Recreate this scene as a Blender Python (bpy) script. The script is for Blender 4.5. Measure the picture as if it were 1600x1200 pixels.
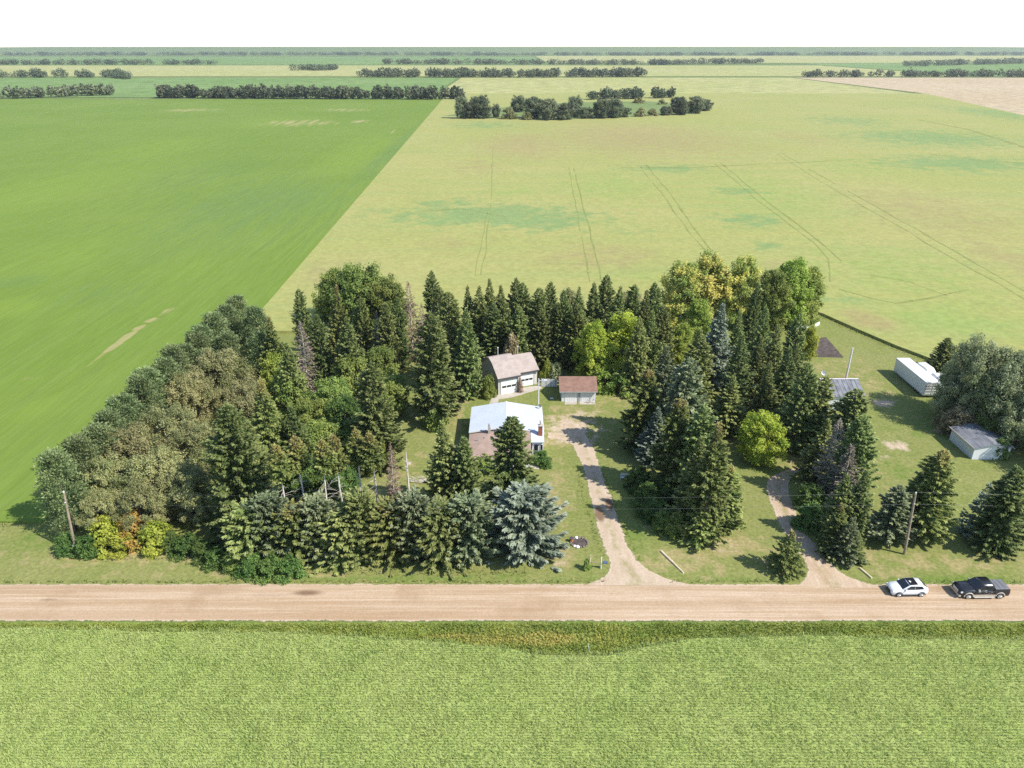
import bpy, math, random
import numpy as np
from mathutils import Vector, Matrix, noise as mnoise

for _o in list(bpy.data.objects):
    bpy.data.objects.remove(_o)
SC = bpy.context.scene
COL = SC.collection
R = math.radians
rnd = random.Random(7)

# ------------------------------------------------------------------ camera
FPX, CAM_H = 1150.0, 58.5              # focal length in photo pixels, drone height in metres
PITCH = math.atan2(532.0, FPX)         # horizon sits at row 68 of the 1600 x 1200 frame
cam = bpy.data.cameras.new("camera")
cam.sensor_width = 36.0
cam.lens = 36.0 * FPX / 1600.0
cam.clip_start = 0.5
cam.clip_end = 30000.0
cam_o = bpy.data.objects.new("camera", cam)
cam_o.location = (0, 0, CAM_H)
cam_o.rotation_euler = (math.pi / 2 - PITCH, 0, 0)
COL.objects.link(cam_o)
SC.camera = cam_o

# ------------------------------------------------------------------ sky, sun, exposure
SUN_TO = Vector((0.87, -0.43, 1.0)).normalized()
world = bpy.data.worlds.new("World")
SC.world = world
world.use_nodes = True
wn = world.node_tree
wn.nodes.clear()
sky = wn.nodes.new("ShaderNodeTexSky")
sky.sky_type = 'NISHITA'
sky.sun_disc = False
sky.sun_elevation = math.asin(SUN_TO.z)
sky.sun_rotation = math.atan2(SUN_TO.x, SUN_TO.y)
sky.altitude = 700
sky.air_density = 1.0
sky.dust_density = 0.4
bg = wn.nodes.new("ShaderNodeBackground")
bg.inputs[1].default_value = 0.15
wo = wn.nodes.new("ShaderNodeOutputWorld")
wn.links.new(sky.outputs[0], bg.inputs[0])
wn.links.new(bg.outputs[0], wo.inputs[0])
sun = bpy.data.lights.new("sun", 'SUN')
sun.energy = 4.2
sun.angle = R(0.6)
sun.color = (1.0, 0.955, 0.88)
sun_o = bpy.data.objects.new("sun", sun)
sun_o.rotation_euler = SUN_TO.to_track_quat('Z', 'Y').to_euler()
sun_o.location = (60, -30, 120)
COL.objects.link(sun_o)
vs = SC.view_settings
vs.view_transform = 'Standard'
vs.look = 'None'
vs.exposure = 0.80
vs.gamma = 1.0
vs.use_curve_mapping = False
SC.cycles.use_denoising = False
SC.cycles.max_bounces = 6
SC.cycles.diffuse_bounces = 3
SC.cycles.transparent_max_bounces = 6


def P(px, py, z=0.0):
    """Where the sight line through a photo pixel meets the level z."""
    dx, dy = (px - 800.0) / FPX, (py - 600.0) / FPX
    vy = math.cos(PITCH) - dy * math.sin(PITCH)
    vz = -math.sin(PITCH) - dy * math.cos(PITCH)
    t = (z - CAM_H) / vz
    return Vector((dx * t, vy * t, z))


# ------------------------------------------------------------------ materials
def new_mat(name):
    m = bpy.data.materials.new(name)
    m.use_nodes = True
    nt = m.node_tree
    nt.nodes.clear()
    out = nt.nodes.new("ShaderNodeOutputMaterial")
    return m, nt, out


class NT:
    def __init__(s, nt):
        s.nt = nt

    def n(s, t, **kw):
        nd = s.nt.nodes.new(t)
        for k, v in kw.items():
            setattr(nd, k, v)
        return nd

    def set(s, sock, v):
        if isinstance(v, bpy.types.NodeSocket):
            s.nt.links.new(v, sock)
        else:
            if hasattr(sock.default_value, '__len__') and hasattr(v, '__len__') and len(v) == 3 and len(sock.default_value) == 4:
                v = (*v, 1)
            sock.default_value = v

    def coord(s, kind='Object', scale=(1, 1, 1), rot=(0, 0, 0)):
        tc = s.n("ShaderNodeTexCoord")
        mp = s.n("ShaderNodeMapping")
        s.nt.links.new(tc.outputs[kind], mp.inputs[0])
        mp.inputs['Scale'].default_value = scale
        mp.inputs['Rotation'].default_value = rot
        return mp.outputs[0]

    def noise(s, vec, scale, detail=4, rough=0.55, dist=0.0):
        nd = s.n("ShaderNodeTexNoise")
        s.nt.links.new(vec, nd.inputs['Vector'])
        nd.inputs['Scale'].default_value = scale
        nd.inputs['Detail'].default_value = detail
        nd.inputs['Roughness'].default_value = rough
        nd.inputs['Distortion'].default_value = dist
        return nd.outputs[0]

    def ramp(s, fac, lo, hi, a=0.0, b=1.0):
        nd = s.n("ShaderNodeMapRange")
        nd.interpolation_type = 'SMOOTHSTEP'
        s.set(nd.inputs[0], fac)
        nd.inputs[1].default_value = lo
        nd.inputs[2].default_value = hi
        nd.inputs[3].default_value = a
        nd.inputs[4].default_value = b
        return nd.outputs[0]

    def mix(s, fac, a, b, mode='MIX'):
        nd = s.n("ShaderNodeMix", data_type='RGBA', blend_type=mode)
        s.set(nd.inputs[0], fac)
        s.set(nd.inputs[6], a)
        s.set(nd.inputs[7], b)
        return nd.outputs[2]

    def math(s, op, a, b=0.0, c=None):
        nd = s.n("ShaderNodeMath", operation=op)
        s.set(nd.inputs[0], a)
        s.set(nd.inputs[1], b)
        if c is not None:
            s.set(nd.inputs[2], c)
        return nd.outputs[0]

    def attr(s, name):
        nd = s.n("ShaderNodeAttribute", attribute_name=name)
        return nd

    def bump(s, h, strength=0.3, dist=0.1):
        nd = s.n("ShaderNodeBump")
        s.set(nd.inputs['Height'], h)
        nd.inputs['Strength'].default_value = strength
        nd.inputs['Distance'].default_value = dist
        return nd.outputs[0]

    def bsdf(s, out, color, rough=0.8, spec=0.2, metal=0.0, normal=None):
        b = s.n("ShaderNodeBsdfPrincipled")
        s.set(b.inputs['Base Color'], color)
        s.set(b.inputs['Roughness'], rough)
        b.inputs['Specular IOR Level'].default_value = spec
        b.inputs['Metallic'].default_value = metal
        if normal is not None:
            s.nt.links.new(normal, b.inputs['Normal'])
        s.nt.links.new(b.outputs[0], out.inputs[0])
        return b


def simple(name, col, rough=0.6, spec=0.3, metal=0.0, var=0.12, scale=3.0, bump=0.0):
    """One paint or material with mild uneven tone."""
    m, nt, out = new_mat(name)
    g = NT(nt)
    c = g.coord()
    n = g.noise(c, scale, 5, 0.6)
    n2 = g.noise(c, scale * 9, 3, 0.6)
    v = g.math('ADD', g.ramp(n, 0.25, 0.75, 1 - var, 1 + var), g.ramp(n2, 0.25, 0.75, -var * .5, var * .5))
    hsv = g.n("ShaderNodeHueSaturation")
    hsv.inputs['Color'].default_value = (*col, 1)
    nt.links.new(v, hsv.inputs['Value'])
    nrm = g.bump(n2, bump, 0.02) if bump else None
    g.bsdf(out, hsv.outputs[0], rough, spec, metal, nrm)
    return m


def foliage(name, a, b, tip=None, transl=0.25, objvar=0.22, cones=None):
    """Leaves or needles: two greens picked per leaf by its 'tone', shifted a little per tree."""
    m, nt, out = new_mat(name)
    g = NT(nt)
    tone = g.attr('tone').outputs['Fac']
    oi = g.n("ShaderNodeObjectInfo")
    col = g.mix(g.ramp(tone, 0.1, 0.9), a, b)
    if tip is not None:
        col = g.mix(g.ramp(g.attr('tip').outputs['Fac'], 0.3, 0.9, 0.0, 0.9), col, tip)
    if cones is not None:
        col = g.mix(g.ramp(g.attr('top').outputs['Fac'], 0.8, 1.0, 0.0, 0.8), col, cones)
    hsv = g.n("ShaderNodeHueSaturation")
    nt.links.new(col, hsv.inputs['Color'])
    nt.links.new(g.ramp(oi.outputs['Random'], 0, 1, 1 - objvar, 1 + objvar), hsv.inputs['Value'])
    r2 = g.math('FRACT', g.math('MULTIPLY', oi.outputs['Random'], 7.31))
    nt.links.new(g.ramp(r2, 0, 1, 0.485, 0.512), hsv.inputs['Hue'])
    p = g.n("ShaderNodeBsdfPrincipled")
    nt.links.new(hsv.outputs[0], p.inputs['Base Color'])
    p.inputs['Roughness'].default_value = 0.62
    p.inputs['Specular IOR Level'].default_value = 0.25
    t = g.n("ShaderNodeBsdfTranslucent")
    nt.links.new(hsv.outputs[0], t.inputs[0])
    mx = g.n("ShaderNodeMixShader")
    mx.inputs[0].default_value = transl
    nt.links.new(p.outputs[0], mx.inputs[1])
    nt.links.new(t.outputs[0], mx.inputs[2])
    nt.links.new(mx.outputs[0], out.inputs[0])
    return m


M = {}
M['spruce'] = foliage('spruce_needles', (0.122, 0.176, 0.052), (0.225, 0.272, 0.086), (0.355, 0.385, 0.138), 0.30)
M['spruce_cone'] = foliage('spruce_needles_with_cones', (0.136, 0.186, 0.050), (0.250, 0.285, 0.083), (0.385, 0.395, 0.125), 0.30, cones=(0.42, 0.32, 0.12))
M['blue'] = foliage('blue_spruce_needles', (0.140, 0.185, 0.120), (0.235, 0.285, 0.195), (0.36, 0.40, 0.29), 0.22)
M['bluish'] = foliage('bluish_spruce_needles', (0.122, 0.170, 0.080), (0.215, 0.258, 0.128), (0.325, 0.355, 0.195), 0.26)
M['dead'] = foliage('dead_needles', (0.20, 0.135, 0.095), (0.31, 0.215, 0.16), None, 0.1)
M['rust'] = foliage('rust_needles', (0.17, 0.085, 0.045), (0.27, 0.15, 0.085), None, 0.05)
M['grey_twig'] = foliage('grey_dead_twigs', (0.22, 0.185, 0.135), (0.33, 0.285, 0.215), None, 0.05)
M['pine'] = foliage('pine_needles', (0.108, 0.160, 0.060), (0.190, 0.240, 0.095), (0.275, 0.315, 0.135), 0.25, 0.15)
M['leaf'] = foliage('green_leaves', (0.175, 0.240, 0.054), (0.310, 0.370, 0.092), None, 0.44)
M['leaf_dark'] = foliage('dark_green_leaves', (0.085, 0.150, 0.034), (0.155, 0.235, 0.055), None, 0.36)
M['leaf_lime'] = foliage('lime_leaves', (0.27, 0.335, 0.045), (0.43, 0.465, 0.075), None, 0.44, 0.08)
M['leaf_poplar'] = foliage('poplar_leaves', (0.265, 0.35, 0.062), (0.44, 0.51, 0.105), None, 0.46, 0.06)
M['leaf_bright'] = foliage('bright_yellow_green_leaves', (0.36, 0.43, 0.055), (0.55, 0.58, 0.09), None, 0.48, 0.05)
M['leaf_gold'] = foliage('turning_poplar_leaves', (0.26, 0.32, 0.075), (0.64, 0.56, 0.15), None, 0.40, 0.10)
M['leaf_olive'] = foliage('olive_leaves', (0.20, 0.215, 0.078), (0.365, 0.350, 0.150), None, 0.30, 0.14)
M['leaf_silver'] = foliage('willow_leaves', (0.205, 0.245, 0.105), (0.40, 0.43, 0.225), None, 0.36, 0.10)
M['leaf_orange'] = foliage('turning_shrub_leaves', (0.36, 0.28, 0.045), (0.52, 0.36, 0.09), None, 0.30, 0.08)
M['leaf_tan'] = foliage('dry_shrub_leaves', (0.24, 0.21, 0.095), (0.40, 0.34, 0.17), None, 0.25, 0.08)
M['leaf_far'] = foliage('far_leaves', (0.115, 0.145, 0.075), (0.21, 0.235, 0.125), None, 0.35, 0.30)
M['bark'] = simple('grey_brown_bark', (0.17, 0.135, 0.105), 0.9, 0.1, 0, 0.3, 2.0, 0.4)
M['bark_pale'] = simple('pale_bark', (0.55, 0.50, 0.44), 0.9, 0.1, 0, 0.3, 2.0, 0.3)
M['pole_wood'] = simple('weathered_pole_wood', (0.27, 0.215, 0.16), 0.85, 0.1, 0, 0.25, 1.5, 0.3)
M['board_wood'] = simple('pale_board_wood', (0.60, 0.50, 0.34), 0.8, 0.1, 0, 0.2, 3.0)
M['white_paint'] = simple('white_paint', (0.671, 0.671, 0.654), 0.55, 0.3, 0, 0.05, 1.2)
M['white_siding'] = simple('white_siding', (0.619, 0.628, 0.628), 0.6, 0.3, 0, 0.07, 1.0)
M['cream'] = simple('cream_trim', (0.533, 0.473, 0.378), 0.6, 0.2, 0, 0.08, 1.5)
M['dark_trim'] = simple('charcoal_trim', (0.07, 0.07, 0.075), 0.5, 0.3)
M['grey_trim'] = simple('grey_trim', (0.30, 0.31, 0.31), 0.6, 0.3)
M['white_metal'] = simple('white_roof_metal', (0.485, 0.52, 0.57), 0.5, 0.35, 0.0, 0.05, 0.35)
M['concrete'] = simple('concrete', (0.404, 0.361, 0.301), 0.9, 0.15, 0, 0.16, 0.9, 0.2)
M['stucco'] = simple('tan_stucco', (0.52, 0.48, 0.42), 0.9, 0.1, 0, 0.1, 2.0, 0.2)
M['brick'] = simple('red_brick', (0.27, 0.10, 0.055), 0.9, 0.1, 0, 0.25, 7.0, 0.3)
M['glass'] = simple('dark_window_glass', (0.018, 0.022, 0.028), 0.08, 0.6, 0, 0.1)
M['steel'] = simple('galvanised_steel', (0.50, 0.51, 0.52), 0.4, 0.5, 0.5, 0.1)
M['wire'] = simple('aluminium_wire', (0.2, 0.21, 0.2), 0.5, 0.4, 0.3, 0.05)
M['rubber'] = simple('tyre_rubber', (0.022, 0.022, 0.022), 0.9, 0.2)
M['alloy'] = simple('silver_alloy', (0.52, 0.52, 0.51), 0.3, 0.5, 0.7, 0.05)
M['car_white'] = simple('white_car_paint', (0.688, 0.697, 0.705), 0.22, 0.5, 0, 0.02)
M['car_black'] = simple('black_truck_paint', (0.016, 0.016, 0.019), 0.2, 0.55, 0, 0.05)
M['car_silver'] = simple('champagne_truck_trim', (0.45, 0.41, 0.35), 0.35, 0.5, 0.3, 0.05)
M['car_plastic'] = simple('black_car_plastic', (0.03, 0.03, 0.032), 0.6, 0.3)
M['tonneau'] = simple('grey_vinyl_cover', (0.15, 0.15, 0.16), 0.55, 0.3, 0, 0.08)
M['lamp_clear'] = simple('headlamp_lens', (0.62, 0.64, 0.66), 0.12, 0.6, 0, 0.04)
M['lamp_red'] = simple('tail_lamp_lens', (0.35, 0.02, 0.015), 0.2, 0.5, 0, 0.04)
M['blue_plastic'] = simple('blue_plastic', (0.07, 0.11, 0.19), 0.4, 0.4, 0, 0.1)
M['stone'] = simple('field_stone', (0.17, 0.145, 0.12), 0.9, 0.15, 0, 0.3, 3.0, 0.3)
M['stone_white'] = simple('white_stone', (0.75, 0.72, 0.66), 0.85, 0.2, 0, 0.08, 3.0)
M['soil'] = simple('dark_garden_soil', (0.085, 0.070, 0.062), 0.95, 0.1, 0, 0.35, 1.2, 0.6)
M['rust_wood'] = simple('red_brown_wood', (0.30, 0.13, 0.06), 0.85, 0.1, 0, 0.25, 3.0)


def shingle_mat(name, a, b):
    m, nt, out = new_mat(name)
    g = NT(nt)
    c = g.coord()
    br = g.n("ShaderNodeTexBrick")
    nt.links.new(g.coord('Object', (1, 1, 1)), br.inputs['Vector'])
    br.inputs['Color1'].default_value = (*a, 1)
    br.inputs['Color2'].default_value = (*b, 1)
    br.inputs['Mortar'].default_value = (a[0] * .6, a[1] * .6, a[2] * .6, 1)
    br.inputs['Scale'].default_value = 1.0
    br.inputs['Brick Width'].default_value = 0.5
    br.inputs['Row Height'].default_value = 0.14
    br.inputs['Mortar Size'].default_value = 0.008
    col = g.mix(g.ramp(g.noise(c, 0.8, 5), 0.35, 0.7, 0, 0.45), br.outputs[0], tuple(x * .62 for x in a))
    col = g.mix(g.ramp(g.noise(c, 9, 3), 0.45, 0.8, 0, 0.35), col, tuple(min(1, x * 1.25) for x in b))
    g.bsdf(out, col, 0.9, 0.1, 0, g.bump(br.outputs[1], -0.3, 0.02))
    return m


M['shingle_pink'] = shingle_mat('pinkish_brown_shingles', (0.36, 0.30, 0.265), (0.41, 0.345, 0.305))
M['shingle_brown'] = shingle_mat('brown_shingles', (0.33, 0.235, 0.185), (0.38, 0.275, 0.22))
M['shingle_red'] = shingle_mat('red_brown_shingles', (0.21, 0.125, 0.095), (0.29, 0.175, 0.13))


def sheet_metal(name, col, dark):
    m, nt, out = new_mat(name)
    g = NT(nt)
    st = g.noise(g.coord('Object', (1, 0.12, 1)), 2.4, 5, 0.6)
    bl = g.noise(g.coord(), 0.6, 5, 0.6)
    c = g.mix(g.ramp(st, 0.35, 0.7), col, dark)
    c = g.mix(g.ramp(bl, 0.5, 0.72, 0, .7), c, tuple(x * .55 for x in dark))
    g.bsdf(out, c, 0.65, 0.25, 0.0)
    return m


M['grey_metal'] = sheet_metal('weathered_grey_metal', (0.215, 0.22, 0.235), (0.125, 0.128, 0.14))


def tri_ground(name, cols, stretch=(1, 1, 1), big=0.03, fine=1.5, bump=0.25, attrs=None, streak=None, contrast=0.27, mid=0.6):
    """Ground cover: base tone with two noise tones, optional painted-in patches carried by mesh attributes."""
    m, nt, out = new_mat(name)
    g = NT(nt)
    c = g.coord('Object', stretch)
    u = g.coord('Object')
    n1 = g.noise(u, big, 6, 0.6, 0.4)
    n2 = g.noise(c, fine * 0.22, 5, 0.6)
    n3 = g.noise(c, fine, 6, 0.7)
    col = g.mix(g.ramp(n1, 0.35, 0.68), cols[0], cols[1])
    col = g.mix(g.ramp(n2, 0.45, 0.75, 0, mid), col, cols[2])
    if streak:
        s1 = g.noise(g.coord('Object', streak[0]), 1.0, 4, 0.6)
        col = g.mix(g.ramp(s1, 0.42, 0.68, 0, streak[2]), col, streak[1])
    for nm, cc, soft, *top in (attrs or []):
        a = g.attr(nm).outputs['Fac']
        k = g.math('ADD', a, g.ramp(n2, 0.3, 0.7, -soft, soft))
        col = g.mix(g.ramp(g.math('MULTIPLY', g.ramp(a, 0.02, 0.15), k), 0.15, 0.85, 0.0, top[0] if top else 1.0), col, cc)
    hsv = g.n("ShaderNodeHueSaturation")
    nt.links.new(col, hsv.inputs['Color'])
    nt.links.new(g.ramp(n3, 0.25, 0.75, 1 - contrast, 1 + contrast), hsv.inputs['Value'])
    g.bsdf(out, hsv.outputs[0], 0.95, 0.08, 0, g.bump(n3, bump, 0.12))
    return m


# ------------------------------------------------------------------ object helpers
def tag(o, label=None, cat=None, group=None, kind=None):
    if label:
        o['label'] = label
    if cat:
        o['category'] = cat
    if group:
        o['group'] = group
    if kind:
        o['kind'] = kind
    return o


def link(name, me, mat=None, parent=None):
    o = bpy.data.objects.new(name, me)
    COL.objects.link(o)
    if mat is not None and me is not None and not me.materials:
        me.materials.append(mat)
    o.parent = parent
    return o


def empty(name, loc, rz=0.0, scale=(1, 1, 1)):
    o = bpy.data.objects.new(name, None)
    o.empty_display_size = 0.5
    o.location = loc
    o.rotation_euler = (0, 0, rz)
    o.scale = scale
    COL.objects.link(o)
    return o


class MB:
    """Collects simple shapes into one mesh."""
    def __init__(s):
        s.v, s.f = [], []

    def add(s, vs, fs):
        k = len(s.v)
        s.v += [tuple(v) for v in vs]
        s.f += [tuple(i + k for i in f) for f in fs]
        return s

    def box(s, x0, x1, y0, y1, z0, z1, b=0.0):
        vs = [(x0, y0, z0), (x1, y0, z0), (x1, y1, z0), (x0, y1, z0), (x0 + b, y0 + b, z1), (x1 - b, y0 + b, z1), (x1 - b, y1 - b, z1), (x0 + b, y1 - b, z1)]
        return s.add(vs, [(0, 3, 2, 1), (4, 5, 6, 7), (0, 1, 5, 4), (1, 2, 6, 5), (2, 3, 7, 6), (3, 0, 4, 7)])

    def tube(s, pts, rs, n=8, cap=True):
        k = len(s.v)
        pts = [Vector(p) for p in pts]
        for i, p in enumerate(pts):
            d = (pts[min(i + 1, len(pts) - 1)] - pts[max(i - 1, 0)]).normalized()
            a = Vector((0, 0, 1)) if abs(d.z) < 0.9 else Vector((1, 0, 0))
            u = d.cross(a).normalized()
            w = d.cross(u)
            for j in range(n):
                t = 2 * math.pi * j / n
                s.v.append(tuple(p + (u * math.cos(t) + w * math.sin(t)) * rs[i]))
        for i in range(len(pts) - 1):
            for j in range(n):
                s.f.append((k + i * n + j, k + i * n + (j + 1) % n, k + (i + 1) * n + (j + 1) % n, k + (i + 1) * n + j))
        if cap:
            s.f.append(tuple(k + j for j in range(n))[::-1])
            s.f.append(tuple(k + (len(pts) - 1) * n + j for j in range(n)))
        return s

    def prism(s, poly, axis, a, b):
        """Extrude a 2D outline along an axis: 'x' -> (y,z), 'y' -> (x,z), 'z' -> (x,y)."""
        def mk(p, t):
            return {'x': (t, p[0], p[1]), 'y': (p[0], t, p[1]), 'z': (p[0], p[1], t)}[axis]
        n = len(poly)
        vs = [mk(p, a) for p in poly] + [mk(p, b) for p in poly]
        fs = [tuple(range(n))[::-1], tuple(range(n, 2 * n))] + [(i, (i + 1) % n, n + (i + 1) % n, n + i) for i in range(n)]
        return s.add(vs, fs)

    def slab(s, quad, th):
        """A thick panel under a 3D quad (roof slope)."""
        q = [Vector(v) for v in quad]
        nrm = (q[1] - q[0]).cross(q[-1] - q[0]).normalized()
        if nrm.z < 0:
            q = q[::-1]
            nrm = -nrm
        n = len(q)
        vs = q + [v - nrm * th for v in q]
        fs = [tuple(range(n)), tuple(range(n, 2 * n))[::-1]] + [(i, n + i, n + (i + 1) % n, (i + 1) % n) for i in range(n)]
        return s.add(vs, fs)

    def loft(s, rings, close=True, caps=True):
        k = len(s.v)
        n = len(rings[0])
        for r in rings:
            s.v += [tuple(p) for p in r]
        for i in range(len(rings) - 1):
            for j in range(n if close else n - 1):
                s.f.append((k + i * n + j, k + i * n + (j + 1) % n, k + (i + 1) * n + (j + 1) % n, k + (i + 1) * n + j))
        if caps:
            s.f.append(tuple(k + j for j in range(n))[::-1])
            s.f.append(tuple(k + (len(rings) - 1) * n + j for j in range(n)))
        return s

    def mesh(s, name, smooth=False):
        me = bpy.data.meshes.new(name)
        me.from_pydata(s.v, [], s.f)
        import bmesh
        bm = bmesh.new()
        bm.from_mesh(me)
        bmesh.ops.recalc_face_normals(bm, faces=bm.faces)
        bm.to_mesh(me)
        bm.free()
        if smooth:
            me.polygons.foreach_set('use_smooth', [True] * len(me.polygons))
        return me

    def build(s, name, mat, parent=None, smooth=False):
        return link(name, s.mesh(name, smooth), mat, parent)


def quads_mesh(name, V, attrs=None, mat=None):
    """V: (n,4,3) array of loose quads."""
    n = len(V)
    me = bpy.data.meshes.new(name)
    me.vertices.add(n * 4)
    me.vertices.foreach_set('co', V.reshape(-1).astype(np.float32))
    me.loops.add(n * 4)
    me.loops.foreach_set('vertex_index', np.arange(n * 4, dtype=np.int32))
    me.polygons.add(n)
    me.polygons.foreach_set('loop_start', np.arange(0, n * 4, 4, dtype=np.int32))
    me.update(calc_edges=True)
    for k, a in (attrs or {}).items():
        at = me.attributes.new(k, 'FLOAT', 'POINT')
        at.data.foreach_set('value', np.repeat(a, 4).astype(np.float32))
    if mat:
        me.materials.append(mat)
    return me


def tris_mesh(name, V, attrs=None, mat=None):
    n = len(V)
    me = bpy.data.meshes.new(name)
    me.vertices.add(n * 3)
    me.vertices.foreach_set('co', V.reshape(-1).astype(np.float32))
    me.loops.add(n * 3)
    me.loops.foreach_set('vertex_index', np.arange(n * 3, dtype=np.int32))
    me.polygons.add(n)
    me.polygons.foreach_set('loop_start', np.arange(0, n * 3, 3, dtype=np.int32))
    me.update(calc_edges=True)
    for k, a in (attrs or {}).items():
        at = me.attributes.new(k, 'FLOAT', 'POINT')
        at.data.foreach_set('value', np.repeat(a, 3).astype(np.float32))
    if mat:
        me.materials.append(mat)
    return me


def grid_sheet(name, x0, x1, y0, y1, step, z, mat, attrs=None, inside=None, zfun=None):
    nx, ny = int((x1 - x0) / step) + 1, int((y1 - y0) / step) + 1
    xs, ys = np.linspace(x0, x1, nx), np.linspace(y0, y1, ny)
    X, Y = np.meshgrid(xs, ys)
    Z = np.full_like(X, z) if zfun is None else zfun(X, Y)
    co = np.stack([X, Y, Z], -1).reshape(-1, 3)
    i = np.arange(ny - 1)[:, None] * nx + np.arange(nx - 1)[None, :]
    F = np.stack([i, i + 1, i + nx + 1, i + nx], -1).reshape(-1, 4)
    if inside is not None:
        cx, cy = co[F].mean(1)[:, 0], co[F].mean(1)[:, 1]
        F = F[inside(cx, cy)]
        used = np.unique(F)
        remap = np.zeros(len(co), int)
        remap[used] = np.arange(len(used))
        co, F = co[used], remap[F]
    me = bpy.data.meshes.new(name)
    me.vertices.add(len(co))
    me.vertices.foreach_set('co', co.reshape(-1).astype(np.float32))
    me.loops.add(F.size)
    me.loops.foreach_set('vertex_index', F.reshape(-1).astype(np.int32))
    me.polygons.add(len(F))
    me.polygons.foreach_set('loop_start', np.arange(0, F.size, 4, dtype=np.int32))
    me.update(calc_edges=True)
    for k, fn in (attrs or {}).items():
        at = me.attributes.new(k, 'FLOAT', 'POINT')
        at.data.foreach_set('value', fn(co[:, 0], co[:, 1]).astype(np.float32))
    o = link(name, me, mat)
    tag(o, kind='structure')
    return o


def poly_slab(name, pts, z, mat, depth=None, kind='structure', parent=None):
    mb = MB()
    if depth is None:
        mb.add([(p[0], p[1], z) for p in pts], [tuple(range(len(pts)))])
        me = bpy.data.meshes.new(name)
        me.from_pydata(mb.v, [], mb.f)
        if me.polygons and me.polygons[0].normal.z < 0:
            me.flip_normals()
        o = link(name, me, mat, parent)
    else:
        mb.prism([(p[0], p[1]) for p in pts], 'z', z - depth, z)
        o = mb.build(name, mat, parent)
    if kind and parent is None:
        tag(o, kind=kind)
    return o


def blobs(lst, z=0.0):
    """Patches seen in the photo: (px, py, half width px, half height px, weight) -> a ground mask."""
    cs = []
    for px, py, rx, ry, w in lst:
        c = P(px, py, z)
        ax = (P(px + rx, py, z) - c).x
        ay = abs((P(px, py - ry, z) - P(px, py + ry, z)).y) / 2
        cs.append((c.x, c.y, ax, ay, w))

    def fn(X, Y):
        o = np.zeros_like(X)
        for cx, cy, ax, ay, w in cs:
            d = ((X - cx) / ax) ** 2 + ((Y - cy) / ay) ** 2
            o = np.maximum(o, w * np.exp(-d * 0.9))
        return o
    return fn


def wob(t, seed, amp, freq):
    return amp * mnoise.noise(Vector((t * freq, seed * 3.7, seed)))


# ------------------------------------------------------------------ terrain
M['ground'] = tri_ground('rough_pasture', [(0.112, 0.162, 0.042), (0.158, 0.187, 0.062), (0.091, 0.133, 0.037)], big=0.004, fine=0.3)
gm = MB().add([(-9000, -2500, -0.02), (9000, -2500, -0.02), (9000, 16000, -0.02), (-9000, 16000, -0.02)], [(0, 1, 2, 3)])
tag(gm.build('ground', M['ground']), kind='structure')

dry = blobs([(895, 655, 45, 22, 0.9), (880, 690, 35, 10, 1.0), (1060, 880, 70, 25, 0.75), (200, 868, 160, 14, 0.75), (400, 898, 300, 9, 0.35),
             (870, 770, 22, 60, 0.55), (640, 720, 30, 40, 0.4), (720, 640, 12, 50, 0.6), (760, 610, 25, 8, 0.8), (1150, 850, 80, 16, 0.8),
             (1480, 880, 130, 14, 0.65), (1380, 880, 60, 22, 0.6), (1360, 600, 40, 45, 0.45), (970, 620, 40, 16, 0.7), (870, 860, 22, 25, 0.75),
             (1010, 790, 16, 40, 0.6), (1185, 870, 50, 26, 0.5), (1390, 760, 26, 60, 0.3), (1300, 575, 30, 12, 0.5), (690, 660, 10, 24, 0.8), (1240, 720, 30, 10, 0.7)])
sand = blobs([(1380, 630, 15, 6, 1.0), (1398, 697, 16, 7, 1.0), (1385, 716, 8, 3, 0.7), (893, 670, 42, 22, 0.75), (905, 650, 30, 10, .5), (870, 870, 12, 14, 0.5), (765, 606, 14, 4, .5),
              (1130, 852, 28, 8, 0.5), (650, 640, 9, 12, .3)])
lush = blobs([(725, 650, 14, 40, 0.8), (855, 650, 6, 30, 0.8), (640, 690, 30, 20, 0.5), (1430, 650, 60, 50, 0.5), (940, 770, 16, 60, 0.7), (60, 850, 70, 16, 0.6), (990, 850, 30, 40, .6),
              (1480, 905, 130, 8, 0.9), (1400, 735, 30, 20, 0.6), (600, 903, 300, 6, 0.7), (1000, 905, 50, 8, 0.8), (1130, 905, 100, 6, .6)])
M['lawn'] = tri_ground('mown_lawn', [(0.166, 0.189, 0.050), (0.207, 0.209, 0.071), (0.143, 0.170, 0.045)], big=0.09, fine=2.2, bump=0.35,
                       attrs=[('lush', (0.125, 0.178, 0.036), 0.35), ('dry', (0.278, 0.237, 0.104), 0.5), ('sand', (0.432, 0.340, 0.241), 0.4)],
                       streak=((1.1, 0.10, 1), (0.207, 0.220, 0.071), 0.45))
grid_sheet('lawn', -200, 220, 69.0, 172, 0.8, 0.0, M['lawn'], {'dry': dry, 'sand': sand, 'lush': lush})

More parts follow.
